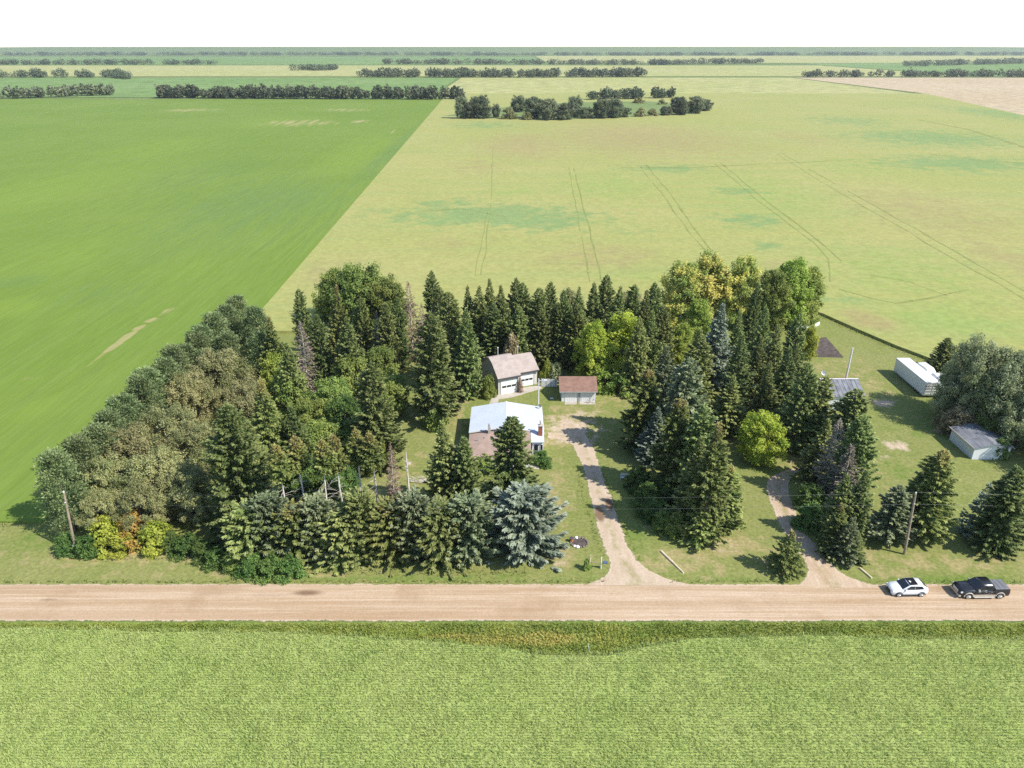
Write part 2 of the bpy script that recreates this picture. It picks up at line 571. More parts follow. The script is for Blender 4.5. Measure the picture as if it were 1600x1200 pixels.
# fields
M['green_field'] = tri_ground('green_crop_field', [(0.130, 0.192, 0.030), (0.150, 0.208, 0.038), (0.120, 0.180, 0.031)], stretch=(1, 0.06, 1), big=0.010, fine=1.6, bump=0.15, contrast=0.10, mid=0.35,
                              attrs=[('bright', (0.168, 0.237, 0.036), 0.2, .6), ('deep', (0.112, 0.175, 0.052), 0.2, .6), ('bare', (0.310, 0.267, 0.120), 0.6, .8)],
                              streak=((0.75, 0.0025, 1), (0.150, 0.208, 0.048), 0.4))
bare = blobs([(118, 577, 5.4, 2.2, 1.1), (128, 571, 4.8, 2.2, 1.1), (140, 563, 4.8, 3.0, 1.0), (152, 556, 4.8, 3.0, .9), (165, 548, 5.4, 3.0, .95), (178, 540, 5.4, 3.0, .8), (192, 531, 5.4, 3.8, .75), (206, 522, 5.4, 3.8, .6), (222, 512, 6.0, 3.8, .55), (240, 500, 6.0, 3.8, .5), (262, 486, 6.0, 3.8, .4),
              (30, 602, 14, 4, .6), (46, 592, 12, 4, .6), (300, 172, 34, 2, 0.7), (470, 192, 50, 4, 0.6), (540, 172, 34, 2, .5), (20, 832, 40, 4, .7), (62, 752, 6, 5, .5), (72, 742, 6, 5, .5), (565, 190, 16, 2, .6), (612, 208, 5, 6, .35)], 0.25)
bright = blobs([(60, 300, 120, 60, .7), (250, 230, 90, 30, .6), (560, 240, 60, 40, .7), (100, 400, 120, 40, .6), (20, 480, 60, 20, .8), (300, 420, 60, 30, .5), (60, 640, 60, 30, .6), (420, 190, 60, 10, .6)], 0.25)
deep = blobs([(400, 320, 150, 60, .7), (330, 270, 90, 40, .5), (20, 440, 60, 14, .6), (160, 460, 90, 30, .5), (500, 430, 30, 40, .7), (620, 230, 20, 50, .7)], 0.25)


def boundary_x(Y):
    return -60.0 - (Y - 166.0) * 19.0 / 719.0


def field_edges(name, pts, z0, z1, mat, parent):
    """The standing face of a crop along a field edge."""
    mb = MB()
    for a, b in zip(pts[:-1], pts[1:]):
        mb.add([(*a, z0), (*b, z0), (*b, z1), (*a, z1)], [(0, 1, 2, 3)])
    return mb.build(name, mat, parent)


def field_grid(name, fx, nu, nv, z, mat, attrs):
    """A field as a warped grid, so that its patches have vertices to live on. fx(u, v) -> X, Y arrays."""
    U, V = np.meshgrid(np.linspace(0, 1, nu), np.linspace(0, 1, nv))
    X, Y = fx(U, V)
    co = np.stack([X, Y, np.full_like(X, z)], -1).reshape(-1, 3)
    i = np.arange(nv - 1)[:, None] * nu + np.arange(nu - 1)[None, :]
    F = np.stack([i, i + 1, i + nu + 1, i + nu], -1).reshape(-1, 4)
    me = bpy.data.meshes.new(name)
    me.vertices.add(len(co))
    me.vertices.foreach_set('co', co.reshape(-1).astype(np.float32))
    me.loops.add(F.size)
    me.loops.foreach_set('vertex_index', F.reshape(-1).astype(np.int32))
    me.polygons.add(len(F))
    me.polygons.foreach_set('loop_start', np.arange(0, F.size, 4, dtype=np.int32))
    me.update(calc_edges=True)
    if me.polygons[0].normal.z < 0:
        me.flip_normals()
    for k, fn in attrs.items():
        at = me.attributes.new(k, 'FLOAT', 'POINT')
        at.data.foreach_set('value', fn(co[:, 0], co[:, 1]).astype(np.float32))
    o = link(name, me, mat)
    tag(o, kind='structure')
    return o


def green_map(U, V):
    Y = 82 + (905 - 82) * V ** 1.6
    E = np.where(Y < 166, -63.2 + (Y - 82) * 0.038, boundary_x(Y))
    return E - (E + 760) * (1 - U) ** 1.5, Y


gf = field_grid('green_field', green_map, 230, 230, 0.25, M['green_field'], {'bare': bare, 'bright': bright, 'deep': deep})
field_edges('crop_edge', [(-760, 82), (-63.2, 82), (boundary_x(166), 166)], -0.02, 0.25, M['green_field'], gf)

yf_attr = {
    'pink': blobs([(1000, 215, 180, 30, .75), (820, 225, 90, 25, .7), (1250, 215, 60, 16, .5), (1450, 330, 140, 50, .55), (930, 400, 120, 25, .6), (520, 430, 60, 40, .55), (1230, 420, 40, 30, .5), (1590, 410, 60, 50, .6),
                   (700, 380, 80, 20, .4), (750, 260, 60, 15, .5), (1370, 505, 40, 14, 1.0), (1340, 490, 30, 12, .8)], 0.6),
    'teal': blobs([(770, 335, 150, 17, 1.0), (700, 320, 60, 10, .7), (850, 345, 70, 16, .9), (1170, 345, 60, 10, .8), (1150, 300, 40, 7, .7), (1450, 215, 130, 14, .85), (1500, 255, 120, 12, .95),
                   (1040, 263, 70, 5, .8), (1330, 190, 70, 10, .6), (1210, 385, 40, 7, .6), (760, 195, 60, 6, .6), (1310, 470, 40, 10, .7), (880, 460, 40, 8, .3), (1580, 180, 60, 18, .7), (990, 360, 40, 8, .5)], 0.6),
    'lime': blobs([(1200, 300, 150, 40, .6), (960, 290, 90, 25, .6), (1400, 420, 150, 60, .55), (1180, 460, 120, 30, .6), (1330, 260, 90, 20, .5), (800, 300, 60, 14, .5), (1480, 500, 120, 30, .8), (1000, 430, 100, 15, .5)], 0.6),
}
M['grain_field'] = tri_ground('ripening_grain_field', [(0.274, 0.276, 0.087), (0.304, 0.286, 0.105), (0.258, 0.272, 0.083)], big=0.010, fine=0.6, bump=0.2, contrast=0.14,
                              attrs=[('lime', (0.220, 0.277, 0.076), 0.2, .8), ('pink', (0.273, 0.225, 0.099), 0.2, .8), ('teal', (0.155, 0.235, 0.088), 0.35, .75)],
                              streak=((0.012, 0.12, 1), (0.239, 0.273, 0.092), 0.5))
YS = [(-60, 153), (40, 156), (66, 163), (72.5, 168), (76.5, 156.5), (81.1, 145), (85.2, 137), (92, 133), (110, 131), (455, 128)]


def grain_map(U, V):
    xs = -60 + 515 * U ** 1.25
    ys = np.interp(xs, [p[0] for p in YS], [p[1] for p in YS])
    Y = ys + (1010 - ys) * V ** 1.6
    w = (xs + 60) / 515
    east = 455 + np.maximum(0, Y - 690) * 0.23
    return (1 - w) * np.where(Y < 166, -60, boundary_x(Y)) + w * east, Y


yf = field_grid('grain_field', grain_map, 260, 200, 0.6, M['grain_field'], yf_attr)
_u = np.linspace(0, 1, 260)
_ex, _ey = grain_map(_u, _u * 0)
field_edges('crop_edge', list(zip(_ex.tolist(), _ey.tolist())), -0.02, 0.6, M['grain_field'], yf)
field_edges('crop_edge', [(boundary_x(905), 905), (-60, 166), (-60, 153)], 0.0, 0.6, M['grain_field'], yf)

M['track'] = tri_ground('wheel_track_painted_shade', [(0.195, 0.215, 0.066), (0.215, 0.228, 0.076), (0.175, 0.20, 0.06)], big=0.05, fine=0.8)  # wheel tracks: darker green paints in the shade down in the crop gaps


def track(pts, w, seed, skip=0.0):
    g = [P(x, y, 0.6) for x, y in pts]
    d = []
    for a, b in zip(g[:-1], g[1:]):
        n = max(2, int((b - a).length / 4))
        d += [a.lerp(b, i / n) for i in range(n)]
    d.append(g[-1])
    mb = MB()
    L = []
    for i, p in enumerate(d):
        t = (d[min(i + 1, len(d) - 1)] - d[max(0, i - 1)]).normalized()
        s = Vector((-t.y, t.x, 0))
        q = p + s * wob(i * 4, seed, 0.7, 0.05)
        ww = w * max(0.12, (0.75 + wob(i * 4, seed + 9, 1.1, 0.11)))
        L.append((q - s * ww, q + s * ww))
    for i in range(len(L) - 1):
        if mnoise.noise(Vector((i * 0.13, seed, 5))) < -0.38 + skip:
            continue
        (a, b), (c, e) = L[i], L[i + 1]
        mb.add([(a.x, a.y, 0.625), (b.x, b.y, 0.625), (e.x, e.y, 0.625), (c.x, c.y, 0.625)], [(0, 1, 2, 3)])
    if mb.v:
        mb.build('wheel_track_painted_shade', M['track'], yf)


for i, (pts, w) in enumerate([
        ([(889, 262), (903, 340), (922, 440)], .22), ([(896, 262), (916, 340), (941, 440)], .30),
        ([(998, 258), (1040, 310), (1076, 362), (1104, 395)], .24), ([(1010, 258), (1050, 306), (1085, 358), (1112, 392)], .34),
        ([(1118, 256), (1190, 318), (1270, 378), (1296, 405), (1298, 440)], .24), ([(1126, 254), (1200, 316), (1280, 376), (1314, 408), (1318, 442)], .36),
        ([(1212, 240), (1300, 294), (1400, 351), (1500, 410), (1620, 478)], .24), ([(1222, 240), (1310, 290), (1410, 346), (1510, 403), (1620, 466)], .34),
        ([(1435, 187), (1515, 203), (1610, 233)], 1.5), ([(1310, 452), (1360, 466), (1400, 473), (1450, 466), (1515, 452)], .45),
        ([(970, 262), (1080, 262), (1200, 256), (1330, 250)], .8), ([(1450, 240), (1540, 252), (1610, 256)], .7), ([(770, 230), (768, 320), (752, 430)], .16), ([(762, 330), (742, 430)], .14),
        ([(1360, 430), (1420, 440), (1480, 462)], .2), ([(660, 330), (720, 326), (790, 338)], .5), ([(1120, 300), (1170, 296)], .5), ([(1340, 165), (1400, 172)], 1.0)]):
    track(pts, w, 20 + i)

# far country beyond the two fields
M['far_tan'] = tri_ground('stubble_field', [(0.382, 0.299, 0.183), (0.415, 0.332, 0.216), (0.349, 0.274, 0.166)], big=0.004, fine=0.1)
M['far_green'] = tri_ground('far_green_field', [(0.133, 0.207, 0.058), (0.166, 0.232, 0.075), (0.116, 0.183, 0.054)], big=0.003, fine=0.05)
M['far_gold'] = tri_ground('far_grain_field', [(0.299, 0.299, 0.108), (0.332, 0.315, 0.133), (0.266, 0.282, 0.100)], big=0.003, fine=0.05)
poly_slab('stubble_field', [(455.2, 128), (455.2, 690), (529, 1010), (530, 1500), (2200, 1500), (2200, 128)], 0.3, M['far_tan'])
poly_slab('far_grain_field', [(-95, 1012), (515, 1012), (525, 1500), (-95, 1500)], 0.3, M['far_gold'])
poly_slab('far_green_field', [(-1500, 960), (-100, 930), (-100, 1490), (-1500, 1490)], 0.3, M['far_green'])
poly_slab('far_grain_field', [(-2200, 1560), (900, 1560), (900, 2350), (-2200, 2350)], 0.3, M['far_gold'])
poly_slab('far_green_field', [(920, 1560), (3200, 1560), (3200, 2600), (920, 2600)], 0.3, M['far_green'])
poly_slab('far_green_field', [(-2600, 2420), (100, 2420), (100, 3900), (-2600, 3900)], 0.3, M['far_green'])
poly_slab('far_grain_field', [(120, 2650), (3000, 2650), (3000, 4200), (120, 4200)], 0.3, M['far_gold'])
M['slough'] = tri_ground('slough_grass', [(0.140, 0.191, 0.061), (0.178, 0.212, 0.081), (0.111, 0.162, 0.051)], big=0.03, fine=0.3)
poly_slab('slough_grass', [(-60, 690), (-20, 664), (60, 660), (110, 682), (180, 745), (205, 800), (150, 870), (60, 850), (0, 800)], 0.64, M['slough'])

# ------------------------------------------------------------------ road, driveways, verge
def gravel(name, streak_axis, bleach, grass_mid=False):
    m, nt, out = new_mat(name)
    g = NT(nt)
    sc = (0.035, 1.0, 1) if streak_axis == 'x' else (0.8, 0.16, 1)
    s1 = g.noise(g.coord('Object', sc), 0.85, 5, 0.62, 0.3)
    s2 = g.noise(g.coord('Object', (sc[0] * 1.6, sc[1] * 2.3, 1)), 1.5, 4, 0.6)
    n = g.noise(g.coord(), 0.12, 5, 0.6)
    f = g.noise(g.coord(), 4.5, 6, 0.75)
    col = g.mix(g.ramp(s1, 0.36, 0.66), (0.445, 0.332, 0.223), (0.361, 0.248, 0.147))
    col = g.mix(g.ramp(s2, 0.48, 0.72, 0, 0.75), col, (0.521, 0.412, 0.302))
    ln = g.noise(g.coord('Object', (0.006, 0.45, 1)), 1.0, 3, 0.5)
    col = g.mix(g.ramp(ln, 0.44, 0.62, 0, 0.6 if streak_axis == 'x' else 0.0), col, (0.345, 0.232, 0.138))
    col = g.mix(g.ramp(n, 0.5, 0.72, 0, 0.55), col, (0.302, 0.197, 0.113))
    if bleach:
        col = g.mix(bleach, col, (0.470, 0.386, 0.294))
    a = g.attr('edge').outputs['Fac']
    col = g.mix(g.ramp(a, 0.2, 0.9, 0, 0.85), col, (0.521, 0.420, 0.315))
    w = g.attr('wet').outputs['Fac']
    col = g.mix(g.ramp(w, 0.15, 0.7, 0, 0.9), col, (0.168, 0.101, 0.059))
    hsv = g.n("ShaderNodeHueSaturation")
    nt.links.new(col, hsv.inputs['Color'])
    nt.links.new(g.ramp(f, 0.25, 0.75, 0.84, 1.14), hsv.inputs['Value'])
    bs = g.bsdf(out, hsv.outputs[0], 0.95, 0.1, 0, g.bump(f, 0.4, 0.04))
    # the gravel thins out into the grass along its edges
    tr_ = g.n("ShaderNodeBsdfTransparent")
    mx = g.n("ShaderNodeMixShader")
    nn = g.noise(g.coord(), 1.6, 5, 0.7)
    nt.links.new(g.ramp(g.math('ADD', g.math('MULTIPLY', a, 0.75), nn), 0.92, 1.12), mx.inputs[0])
    nt.links.new(bs.outputs[0], mx.inputs[1])
    nt.links.new(tr_.outputs[0], mx.inputs[2])
    nt.links.new(mx.outputs[0], out.inputs[0])
    if grass_mid:
        mid = g.attr('mid').outputs['Fac']
        nm = g.noise(g.coord(), 0.5, 4, 0.6)
        k = g.math('MULTIPLY', mid, g.ramp(nm, 0.4, 0.62))
        nt.links.new(g.mix(g.math('MULTIPLY', k, 0.7), col, (0.235, 0.215, 0.085)), hsv.inputs['Color'])
    return m


M['road'] = gravel('packed_gravel_road', 'x', 0)
M['drive'] = gravel('driveway_gravel', 'y', 0.5, True)
M['lane'] = gravel('dirt_lane', 'y', 0.2, True)
ROAD0, ROAD1 = 63.3, 69.75


def strip(name, centre, mat, z, seed, edge_w=0.6, ncross=10, wet=None, amp=0.25, level=False):
    """A worn track: centre line with half widths, uneven edges and a slightly raised crown."""
    pts = []
    for (ax, ay, aw), (bx, by, bw) in zip(centre[:-1], centre[1:]):
        n = max(2, int(math.hypot(bx - ax, by - ay) / 0.6))
        for i in range(n):
            t = i / n
            pts.append((ax + (bx - ax) * t, ay + (by - ay) * t, aw + (bw - aw) * t))
    pts.append(centre[-1])
    for _ in range(6):
        pts = [pts[0]] + [tuple((pts[i - 1][k] + 2 * pts[i][k] + pts[i + 1][k]) / 4 for k in range(3)) for i in range(1, len(pts) - 1)] + [pts[-1]]
    vs, fs, ed = [], [], []
    for i, (x, y, w) in enumerate(pts):
        a, b = pts[max(0, i - 1)], pts[min(len(pts) - 1, i + 1)]
        t = Vector((b[0] - a[0], b[1] - a[1], 0)).normalized()
        s = Vector((-1, 0, 0)) if level else Vector((-t.y, t.x, 0))
        wl = w + wob(i, seed, amp, 0.18) + wob(i, seed + 4, amp * .6, 0.6)
        wr = w + wob(i, seed + 2, amp, 0.18) + wob(i, seed + 7, amp * .6, 0.6)
        for j in range(ncross + 1):
            u = j / ncross * 2 - 1
            q = Vector((x, y, 0)) + s * (u * (wl if u > 0 else wr))
            dist = (1 - abs(u)) * w
            vs.append((q.x, q.y, z + 0.05 * (1 - u * u)))
            ed.append(max(0.0, 1 - dist / edge_w))
    m = ncross + 1
    for i in range(len(pts) - 1):
        for j in range(ncross):
            fs.append((i * m + j, (i + 1) * m + j, (i + 1) * m + j + 1, i * m + j + 1))
    me = bpy.data.meshes.new(name)
    me.from_pydata(vs, [], fs)
    if me.polygons[0].normal.z < 0:
        me.flip_normals()
    at = me.attributes.new('edge', 'FLOAT', 'POINT')
    at.data.foreach_set('value', ed)
    md = me.attributes.new('mid', 'FLOAT', 'POINT')
    md.data.foreach_set('value', [math.exp(-((j / ncross * 2 - 1) / .24) ** 2) for _ in range(len(pts)) for j in range(m)])
    wt = me.attributes.new('wet', 'FLOAT', 'POINT')
    if wet is not None:
        X = np.array([v[0] for v in vs])
        Y = np.array([v[1] for v in vs])
        wt.data.foreach_set('value', wet(X, Y).astype(np.float32))
    me.polygons.foreach_set('use_smooth', [True] * len(me.polygons))
    o = link(name, me, mat)
    tag(o, kind='structure')
    return o


def px_strip(lst):
    r = []
    for xl, xr, y in lst:
        a, b = P(xl, y), P(xr, y)
        r.append(((a.x + b.x) / 2, (a.y + b.y) / 2, abs(b.x - a.x) / 2))
    return r


road_wet = blobs([(480, 927, 26, 5, .75), (420, 930, 60, 5, .35), (75, 938, 20, 3, .5), (340, 928, 60, 4, .3)])
strip('gravel_road', [(-260, ROAD0 / 2 + ROAD1 / 2, 3.25), (260, ROAD0 / 2 + ROAD1 / 2, 3.25)], M['road'], 0.02, 3, 0.7, 18, road_wet, 0.12)
drive_wet = blobs([(937, 803, 7, 11, 1.2), (952, 788, 6, 10, 1.1)])
strip('driveway', px_strip([(905, 1090, 915), (930, 1055, 909), (948, 1030, 902), (951, 1008, 885), (945, 990, 865), (935, 977, 838), (925, 965, 800), (918, 952, 765), (908, 940, 730), (897, 930, 703), (885, 922, 686), (878, 912, 672), (880, 905, 662)]),
      M['drive'], 0.012, 11, 0.8, 14, drive_wet, 0.3, True)
strip('driveway_branch', [(P(895, 684).x, P(895, 684).y, 1.5), (P(875, 681).x, P(875, 681).y, 1.35), (P(856, 680).x, P(856, 680).y, 1.0)], M['drive'], 0.006, 17, 0.4, 8, None, 0.15)
strip('dirt_lane', px_strip([(1240, 1390, 919), (1254, 1350, 910), (1260, 1322, 902), (1262, 1308, 890), (1245, 1290, 865), (1222, 1258, 830), (1205, 1243, 795), (1195, 1235, 768), (1196, 1234, 750), (1215, 1245, 738), (1250, 1272, 728), (1285, 1300, 722)]),
      M['lane'], 0.010, 23, 0.8, 14, None, 0.3, True)

# ditch between road and crop
M['ditch'] = tri_ground('ditch_ground', [(0.17, 0.225, 0.05), (0.24, 0.25, 0.07), (0.14, 0.19, 0.045)], big=0.12, fine=1.6, bump=0.4)
poly_slab('ditch', [(-260, 55), (260, 55), (260, 63.25), (-260, 63.25)], 0.0, M['ditch'])
M['crop_soil'] = tri_ground('crop_floor', [(0.265, 0.325, 0.09), (0.30, 0.345, 0.11), (0.24, 0.30, 0.082)], big=0.10, fine=2.2, bump=0.5, contrast=0.2, streak=((0.9, 0.18, 1), (0.295, 0.335, 0.115), .6))


def crop_edge(X):
    """South field boundary, read off the photo."""
    px = [(-300, 984), (0, 985), (200, 988), (400, 991), (560, 998), (700, 1006), (800, 1018), (870, 1026), (940, 1028), (985, 1018), (1040, 1006), (1100, 1000), (1250, 996), (1400, 1000), (1600, 1003), (1900, 1004)]
    pts = [P(a, b) for a, b in px]
    return np.interp(X, [p.x for p in pts], [p.y for p in pts])


ex = np.linspace(-260, 260, 261)
poly_slab('crop_field', [(x, float(crop_edge(x)) - 0.25 + wob(x, 5, .35, .8)) for x in ex] + [(260, -400), (-260, -400)], 0.50, M['crop_soil'], 0.52)

rs = np.random.RandomState(5)


def vnoise(X, Y, s, seed=0):
    """Cheap smooth value noise on arrays."""
    r = np.random.RandomState(seed).rand(64, 64)
    x, y = X * s, Y * s
    i, j = np.floor(x).astype(int), np.floor(y).astype(int)
    u, v = x - i, y - j
    u, v = u * u * (3 - 2 * u), v * v * (3 - 2 * v)
    g = lambda a, b: r[a % 64, b % 64]
    return (g(i, j) * (1 - u) + g(i + 1, j) * u) * (1 - v) + (g(i, j + 1) * (1 - u) + g(i + 1, j + 1) * u) * v


def blades(name, X, Y, Z, h, w, lean, tone, mat, tip=None, bend=0.35):
    """Tufts of upright blades, each two triangles bent over at the tip."""
    n = len(X)
    az = rs.rand(n) * 2 * np.pi
    fx, fy = np.cos(az), np.sin(az)
    la = rs.rand(n) * 2 * np.pi
    lx, ly = np.cos(la) * lean * h, np.sin(la) * lean * h
    base = np.stack([X, Y, Z], -1)
    s = np.stack([fx * w, fy * w, 0 * w], -1)
    mid = base + np.stack([lx * .35, ly * .35, h * .8], -1)
    top = base + np.stack([lx, ly, h], -1)
    V = np.stack([base, mid - s, top, mid + s], 1)
    me = quads_mesh(name, V, {'tone': tone, 'tip': np.zeros(n) if tip is None else tip}, mat)
    return me


M['crop_leaf'] = foliage('green_grain_heads', (0.39, 0.46, 0.14), (0.55, 0.57, 0.225), None, 0.5, 0.0)
n = 290000
X = rs.uniform(-72, 72, n)
Y = rs.uniform(36, 62.5, n)
e = crop_edge(X) + vnoise(X, Y * 0, 0.9, 3) * 0.5 - 0.25
k = (Y < e) & (np.abs(X) < 14 + 0.98 * Y)
X, Y = X[k], Y[k]
row = np.round(Y / 0.3) * 0.3
Y = row + rs.normal(0, 0.05, len(Y))
tone = np.clip(0.3 + 0.4 * vnoise(X, Y, 0.25, 8) + 0.2 * (vnoise(X, Y, 2.2, 9) - .5) + rs.normal(0, .16, len(X)), 0, 1)
h = 0.27 + 0.14 * vnoise(X, Y, 0.8, 4) + rs.normal(0, .05, len(X)) + 0.05 * (vnoise(X * 1.6, Y * .35, 0.8, 31) - .3)
crop_o = link('grain_crop', blades('grain_crop', X, Y, np.full(len(X), 0.38), h, np.full(len(X), 0.036), 0.55, tone, M['crop_leaf']))
tag(crop_o, 'pale green standing grain crop south of the gravel road', 'crop', kind='stuff')

M['ditch_grass'] = foliage('ditch_grass', (0.19, 0.275, 0.050), (0.34, 0.40, 0.085), (0.58, 0.53, 0.14), 0.5, 0.0)
n = 60000
X = rs.uniform(-74, 74, n)
Y = rs.uniform(57.3, 63.35, n)
k = (Y > crop_edge(X) - 0.2) & (np.abs(X) < 14 + .98 * Y)
X, Y = X[k], Y[k]
tip = np.clip(1.15 * blobs([(870, 1000, 110, 12, 1.0), (960, 985, 60, 6, .6), (700, 996, 70, 5, .5), (1150, 985, 80, 4, .3)])(X, Y) + (vnoise(X, Y, 0.25, 12) - 0.55) * 0.9 + rs.normal(0, .12, len(X)), 0, 1)
tone = np.clip(vnoise(X, Y, 0.5, 6) + rs.normal(0, .2, len(X)), 0, 1)
h = (0.10 + 0.22 * vnoise(X, Y, 0.6, 2) ** 1.5 + 0.08 * rs.rand(len(X))) * np.clip((63.4 - Y) / 0.8, 0.25, 1)
tag(link('ditch_grass', blades('ditch_grass', X, Y, np.full(len(X), 0.0), h, np.full(len(X), 0.07), 0.9, tone, M['ditch_grass'], tip)), 'long mixed grass in the ditch below the road', 'grass', kind='stuff')

# rank grass along edges the mower leaves: round trees, field edge, drive mouth
M['rank_grass'] = foliage('rank_grass', (0.12, 0.18, 0.035), (0.22, 0.26, 0.065), (0.40, 0.34, 0.15), 0.35, 0.0)
ax, ay = [], []


def edge_tufts(pts, width, dens):
    for (x0, y0), (x1, y1) in zip(pts[:-1], pts[1:]):
        L = math.hypot(x1 - x0, y1 - y0)
        m = int(L * width * dens)
        t = rs.rand(m)
        o = rs.normal(0, width / 2, m)
        ax.append(x0 + (x1 - x0) * t - (y1 - y0) / L * o)
        ay.append(y0 + (y1 - y0) * t + (x1 - x0) / L * o)


edge_tufts([(-75, 69.85), (11, 69.95)], 0.22, 26)
edge_tufts([(19, 69.95), (34.5, 69.95)], 0.22, 26)
edge_tufts([(42, 69.9), (75, 69.7)], 0.22, 26)
edge_tufts([(72.0, 168), (76.0, 156.2), (80.6, 144.7), (84.7, 136.7), (91, 132.6)], 1.2, 10)
edge_tufts([(-70, 81.2), (-64, 82.2), (-62, 90)], 1.0, 10)
edge_tufts([(-58, 75.5), (-50, 74.3), (-43, 74.6), (-36, 72.2), (-10, 71.6), (2, 71.6)], 0.7, 14)
edge_tufts([(P(940, 870).x, P(940, 870).y), (P(925, 820).x, P(925, 820).y), (P(900, 730).x, P(900, 730).y)], 0.3, 14)
edge_tufts([(P(1000, 880).x, P(1000, 880).y), (P(975, 820).x, P(975, 820).y), (P(940, 740).x, P(940, 740).y)], 0.3, 14)
X, Y = np.concatenate(ax), np.concatenate(ay)
tip = np.clip((vnoise(X, Y, 0.35, 15) - 0.4) * 1.6 + rs.normal(0, .15, len(X)), 0, 1)
tag(link('rank_grass', blades('rank_grass', X, Y, np.full(len(X), 0.0), 0.15 + 0.3 * rs.rand(len(X)), np.full(len(X), 0.06), 0.8, rs.rand(len(X)), M['rank_grass'], tip)), 'unmown rank grass along edges of the yard', 'grass', kind='stuff')

# ------------------------------------------------------------------ tree kinds
def unit(v):
    return v / np.maximum(np.linalg.norm(v, axis=-1, keepdims=True), 1e-9)


def leaf_quads(c, d, side, L, W, droop=None):
    """Spray or leaf quads: root c, direction d, side vector, length, width -> kite shapes folded at the middle."""
    mid = c + d * (L * 0.5)[:, None]
    if droop is not None:
        mid = mid + np.stack([0 * droop, 0 * droop, droop], -1)
    tip = c + d * L[:, None]
    return np.stack([c, mid - side * W[:, None], tip, mid + side * W[:, None]], 1)


def spruce_arrays(seed, H, RR, nb, dens, lo=0.04, top_cut=1.0, spray=(0.55, 0.95), width=0.15, power=0.82, ragged=0.2, up=0.35, flat=0.0):
    """Branch whorls on a leader; every branch carries flat sprays left and right that droop and turn up at the end."""
    r = np.random.RandomState(seed)
    V, T, TI, TO = [], [], [], []
    for b in range(nb):
        u = lo + (top_cut - lo) * (b + r.rand()) / nb
        u = u ** 0.92
        az = b * 2.39996 + r.normal(0, 0.35)
        env = (1 - u) ** power if top_cut >= 1 else max(0.0, (1 - (u / top_cut) ** 3.2)) ** 0.5 * 0.85 + 0.12
        if u < lo + 0.10:
            env *= 0.72 + 0.28 * (u - lo) / 0.10
        bulge = 1 + ragged * (r.rand() * 2 - 1) + 0.55 * mnoise.noise(Vector((math.cos(az) * 1.1, math.sin(az) * 1.1 + seed * 3.1, u * 5.0))) + 0.25 * mnoise.noise(Vector((math.cos(az) * 2.5, math.sin(az) * 2.5 + seed, u * 14.0)))
        L = max(0.22, RR * env * bulge)
        z0 = u * H
        el = -0.28 + up * 2.2 * u + r.normal(0, 0.08)
        n = int(3 + L * dens)
        s = np.sort(0.12 + 0.88 * r.rand(n) ** 0.62)
        ca, sa = math.cos(az), math.sin(az)
        # branch path: out, sagging, tip rising
        rad = s * L * math.cos(el)
        zz = z0 + s * L * math.sin(el) - 0.20 * L * np.sin(s * np.pi * 0.95) * (1 - u) + 0.10 * L * s ** 4
        c = np.stack([ca * rad, sa * rad, zz], -1)
        sgn = np.where(r.rand(n) < 0.5, -1, 1)
        ang = sgn * (0.35 + 0.75 * r.rand(n)) * (1.05 - 0.7 * s)
        da = az + ang
        dz = np.tan(el * 0.6) + r.normal(-0.12, 0.28, n)
        d = unit(np.stack([np.cos(da), np.sin(da), dz], -1))
        Ls = (spray[0] + (spray[1] - spray[0]) * r.rand(n)) * (1.1 - 0.5 * s) * (0.45 + 0.55 * min(1.0, L / 1.6))
        side = unit(np.cross(d, np.array([0, 0, 1.0])) + r.normal(0, 0.42, (n, 3)))
        V.append(leaf_quads(c, d, side, Ls, width * (0.75 + 0.6 * r.rand(n)) * (0.6 + 0.4 * min(1, L / 1.5)), 0.10 * Ls))
        T.append(np.clip(0.5 + 0.22 * r.normal() + r.normal(0, .22, n), 0, 1))
        TI.append(np.clip((s - 0.55) * 1.7 + r.normal(0, .18, n), 0, 1))
        TO.append(np.full(n, u if r.rand() < 0.7 else u - 0.1))
    if top_cut >= 1:   # leader
        n = 26
        z = H * (0.955 + 0.06 * r.rand(n))
        da = r.rand(n) * 6.28
        d = unit(np.stack([np.cos(da) * .55, np.sin(da) * .55, np.full(n, 0.85)], -1))
        side = unit(np.cross(d, np.array([0, 0, 1.0])) + 1e-3)
        V.append(leaf_quads(np.stack([0 * z, 0 * z, z], -1), d, side, 0.32 + 0.3 * r.rand(n), np.full(n, 0.05), 0 * z))
        T.append(r.rand(n))
        TI.append(r.rand(n))
        TO.append(np.full(n, 0.97))
    return np.concatenate(V), {'tone': np.concatenate(T), 'tip': np.concatenate(TI), 'top': np.concatenate(TO)}


def spruce_trunk(seed, H, r0, lo=0.0, twigs=0, frac=0.96):
    r = random.Random(seed)
    mb = MB()
    k = 7
    mb.tube([(0.05 * math.sin(i * 1.7 + seed), 0.05 * math.cos(i * 1.3 + seed), H * frac * i / (k - 1) - (0.12 if i == 0 else 0)) for i in range(k)], [r0 * (1 - 0.93 * i / (k - 1)) for i in range(k)], 7)
    for i in range(twigs):
        z = H * (0.05 + 0.6 * (i + r.random()) / twigs)
        a = r.random() * 6.28
        L = 0.7 + 1.3 * r.random()
        mb.tube([(0, 0, z), (math.cos(a) * L * .6, math.sin(a) * L * .6, z - 0.05 * L), (math.cos(a) * L, math.sin(a) * L, z - 0.3 * L)], [0.022, 0.013, 0.005], 4)
    return mb


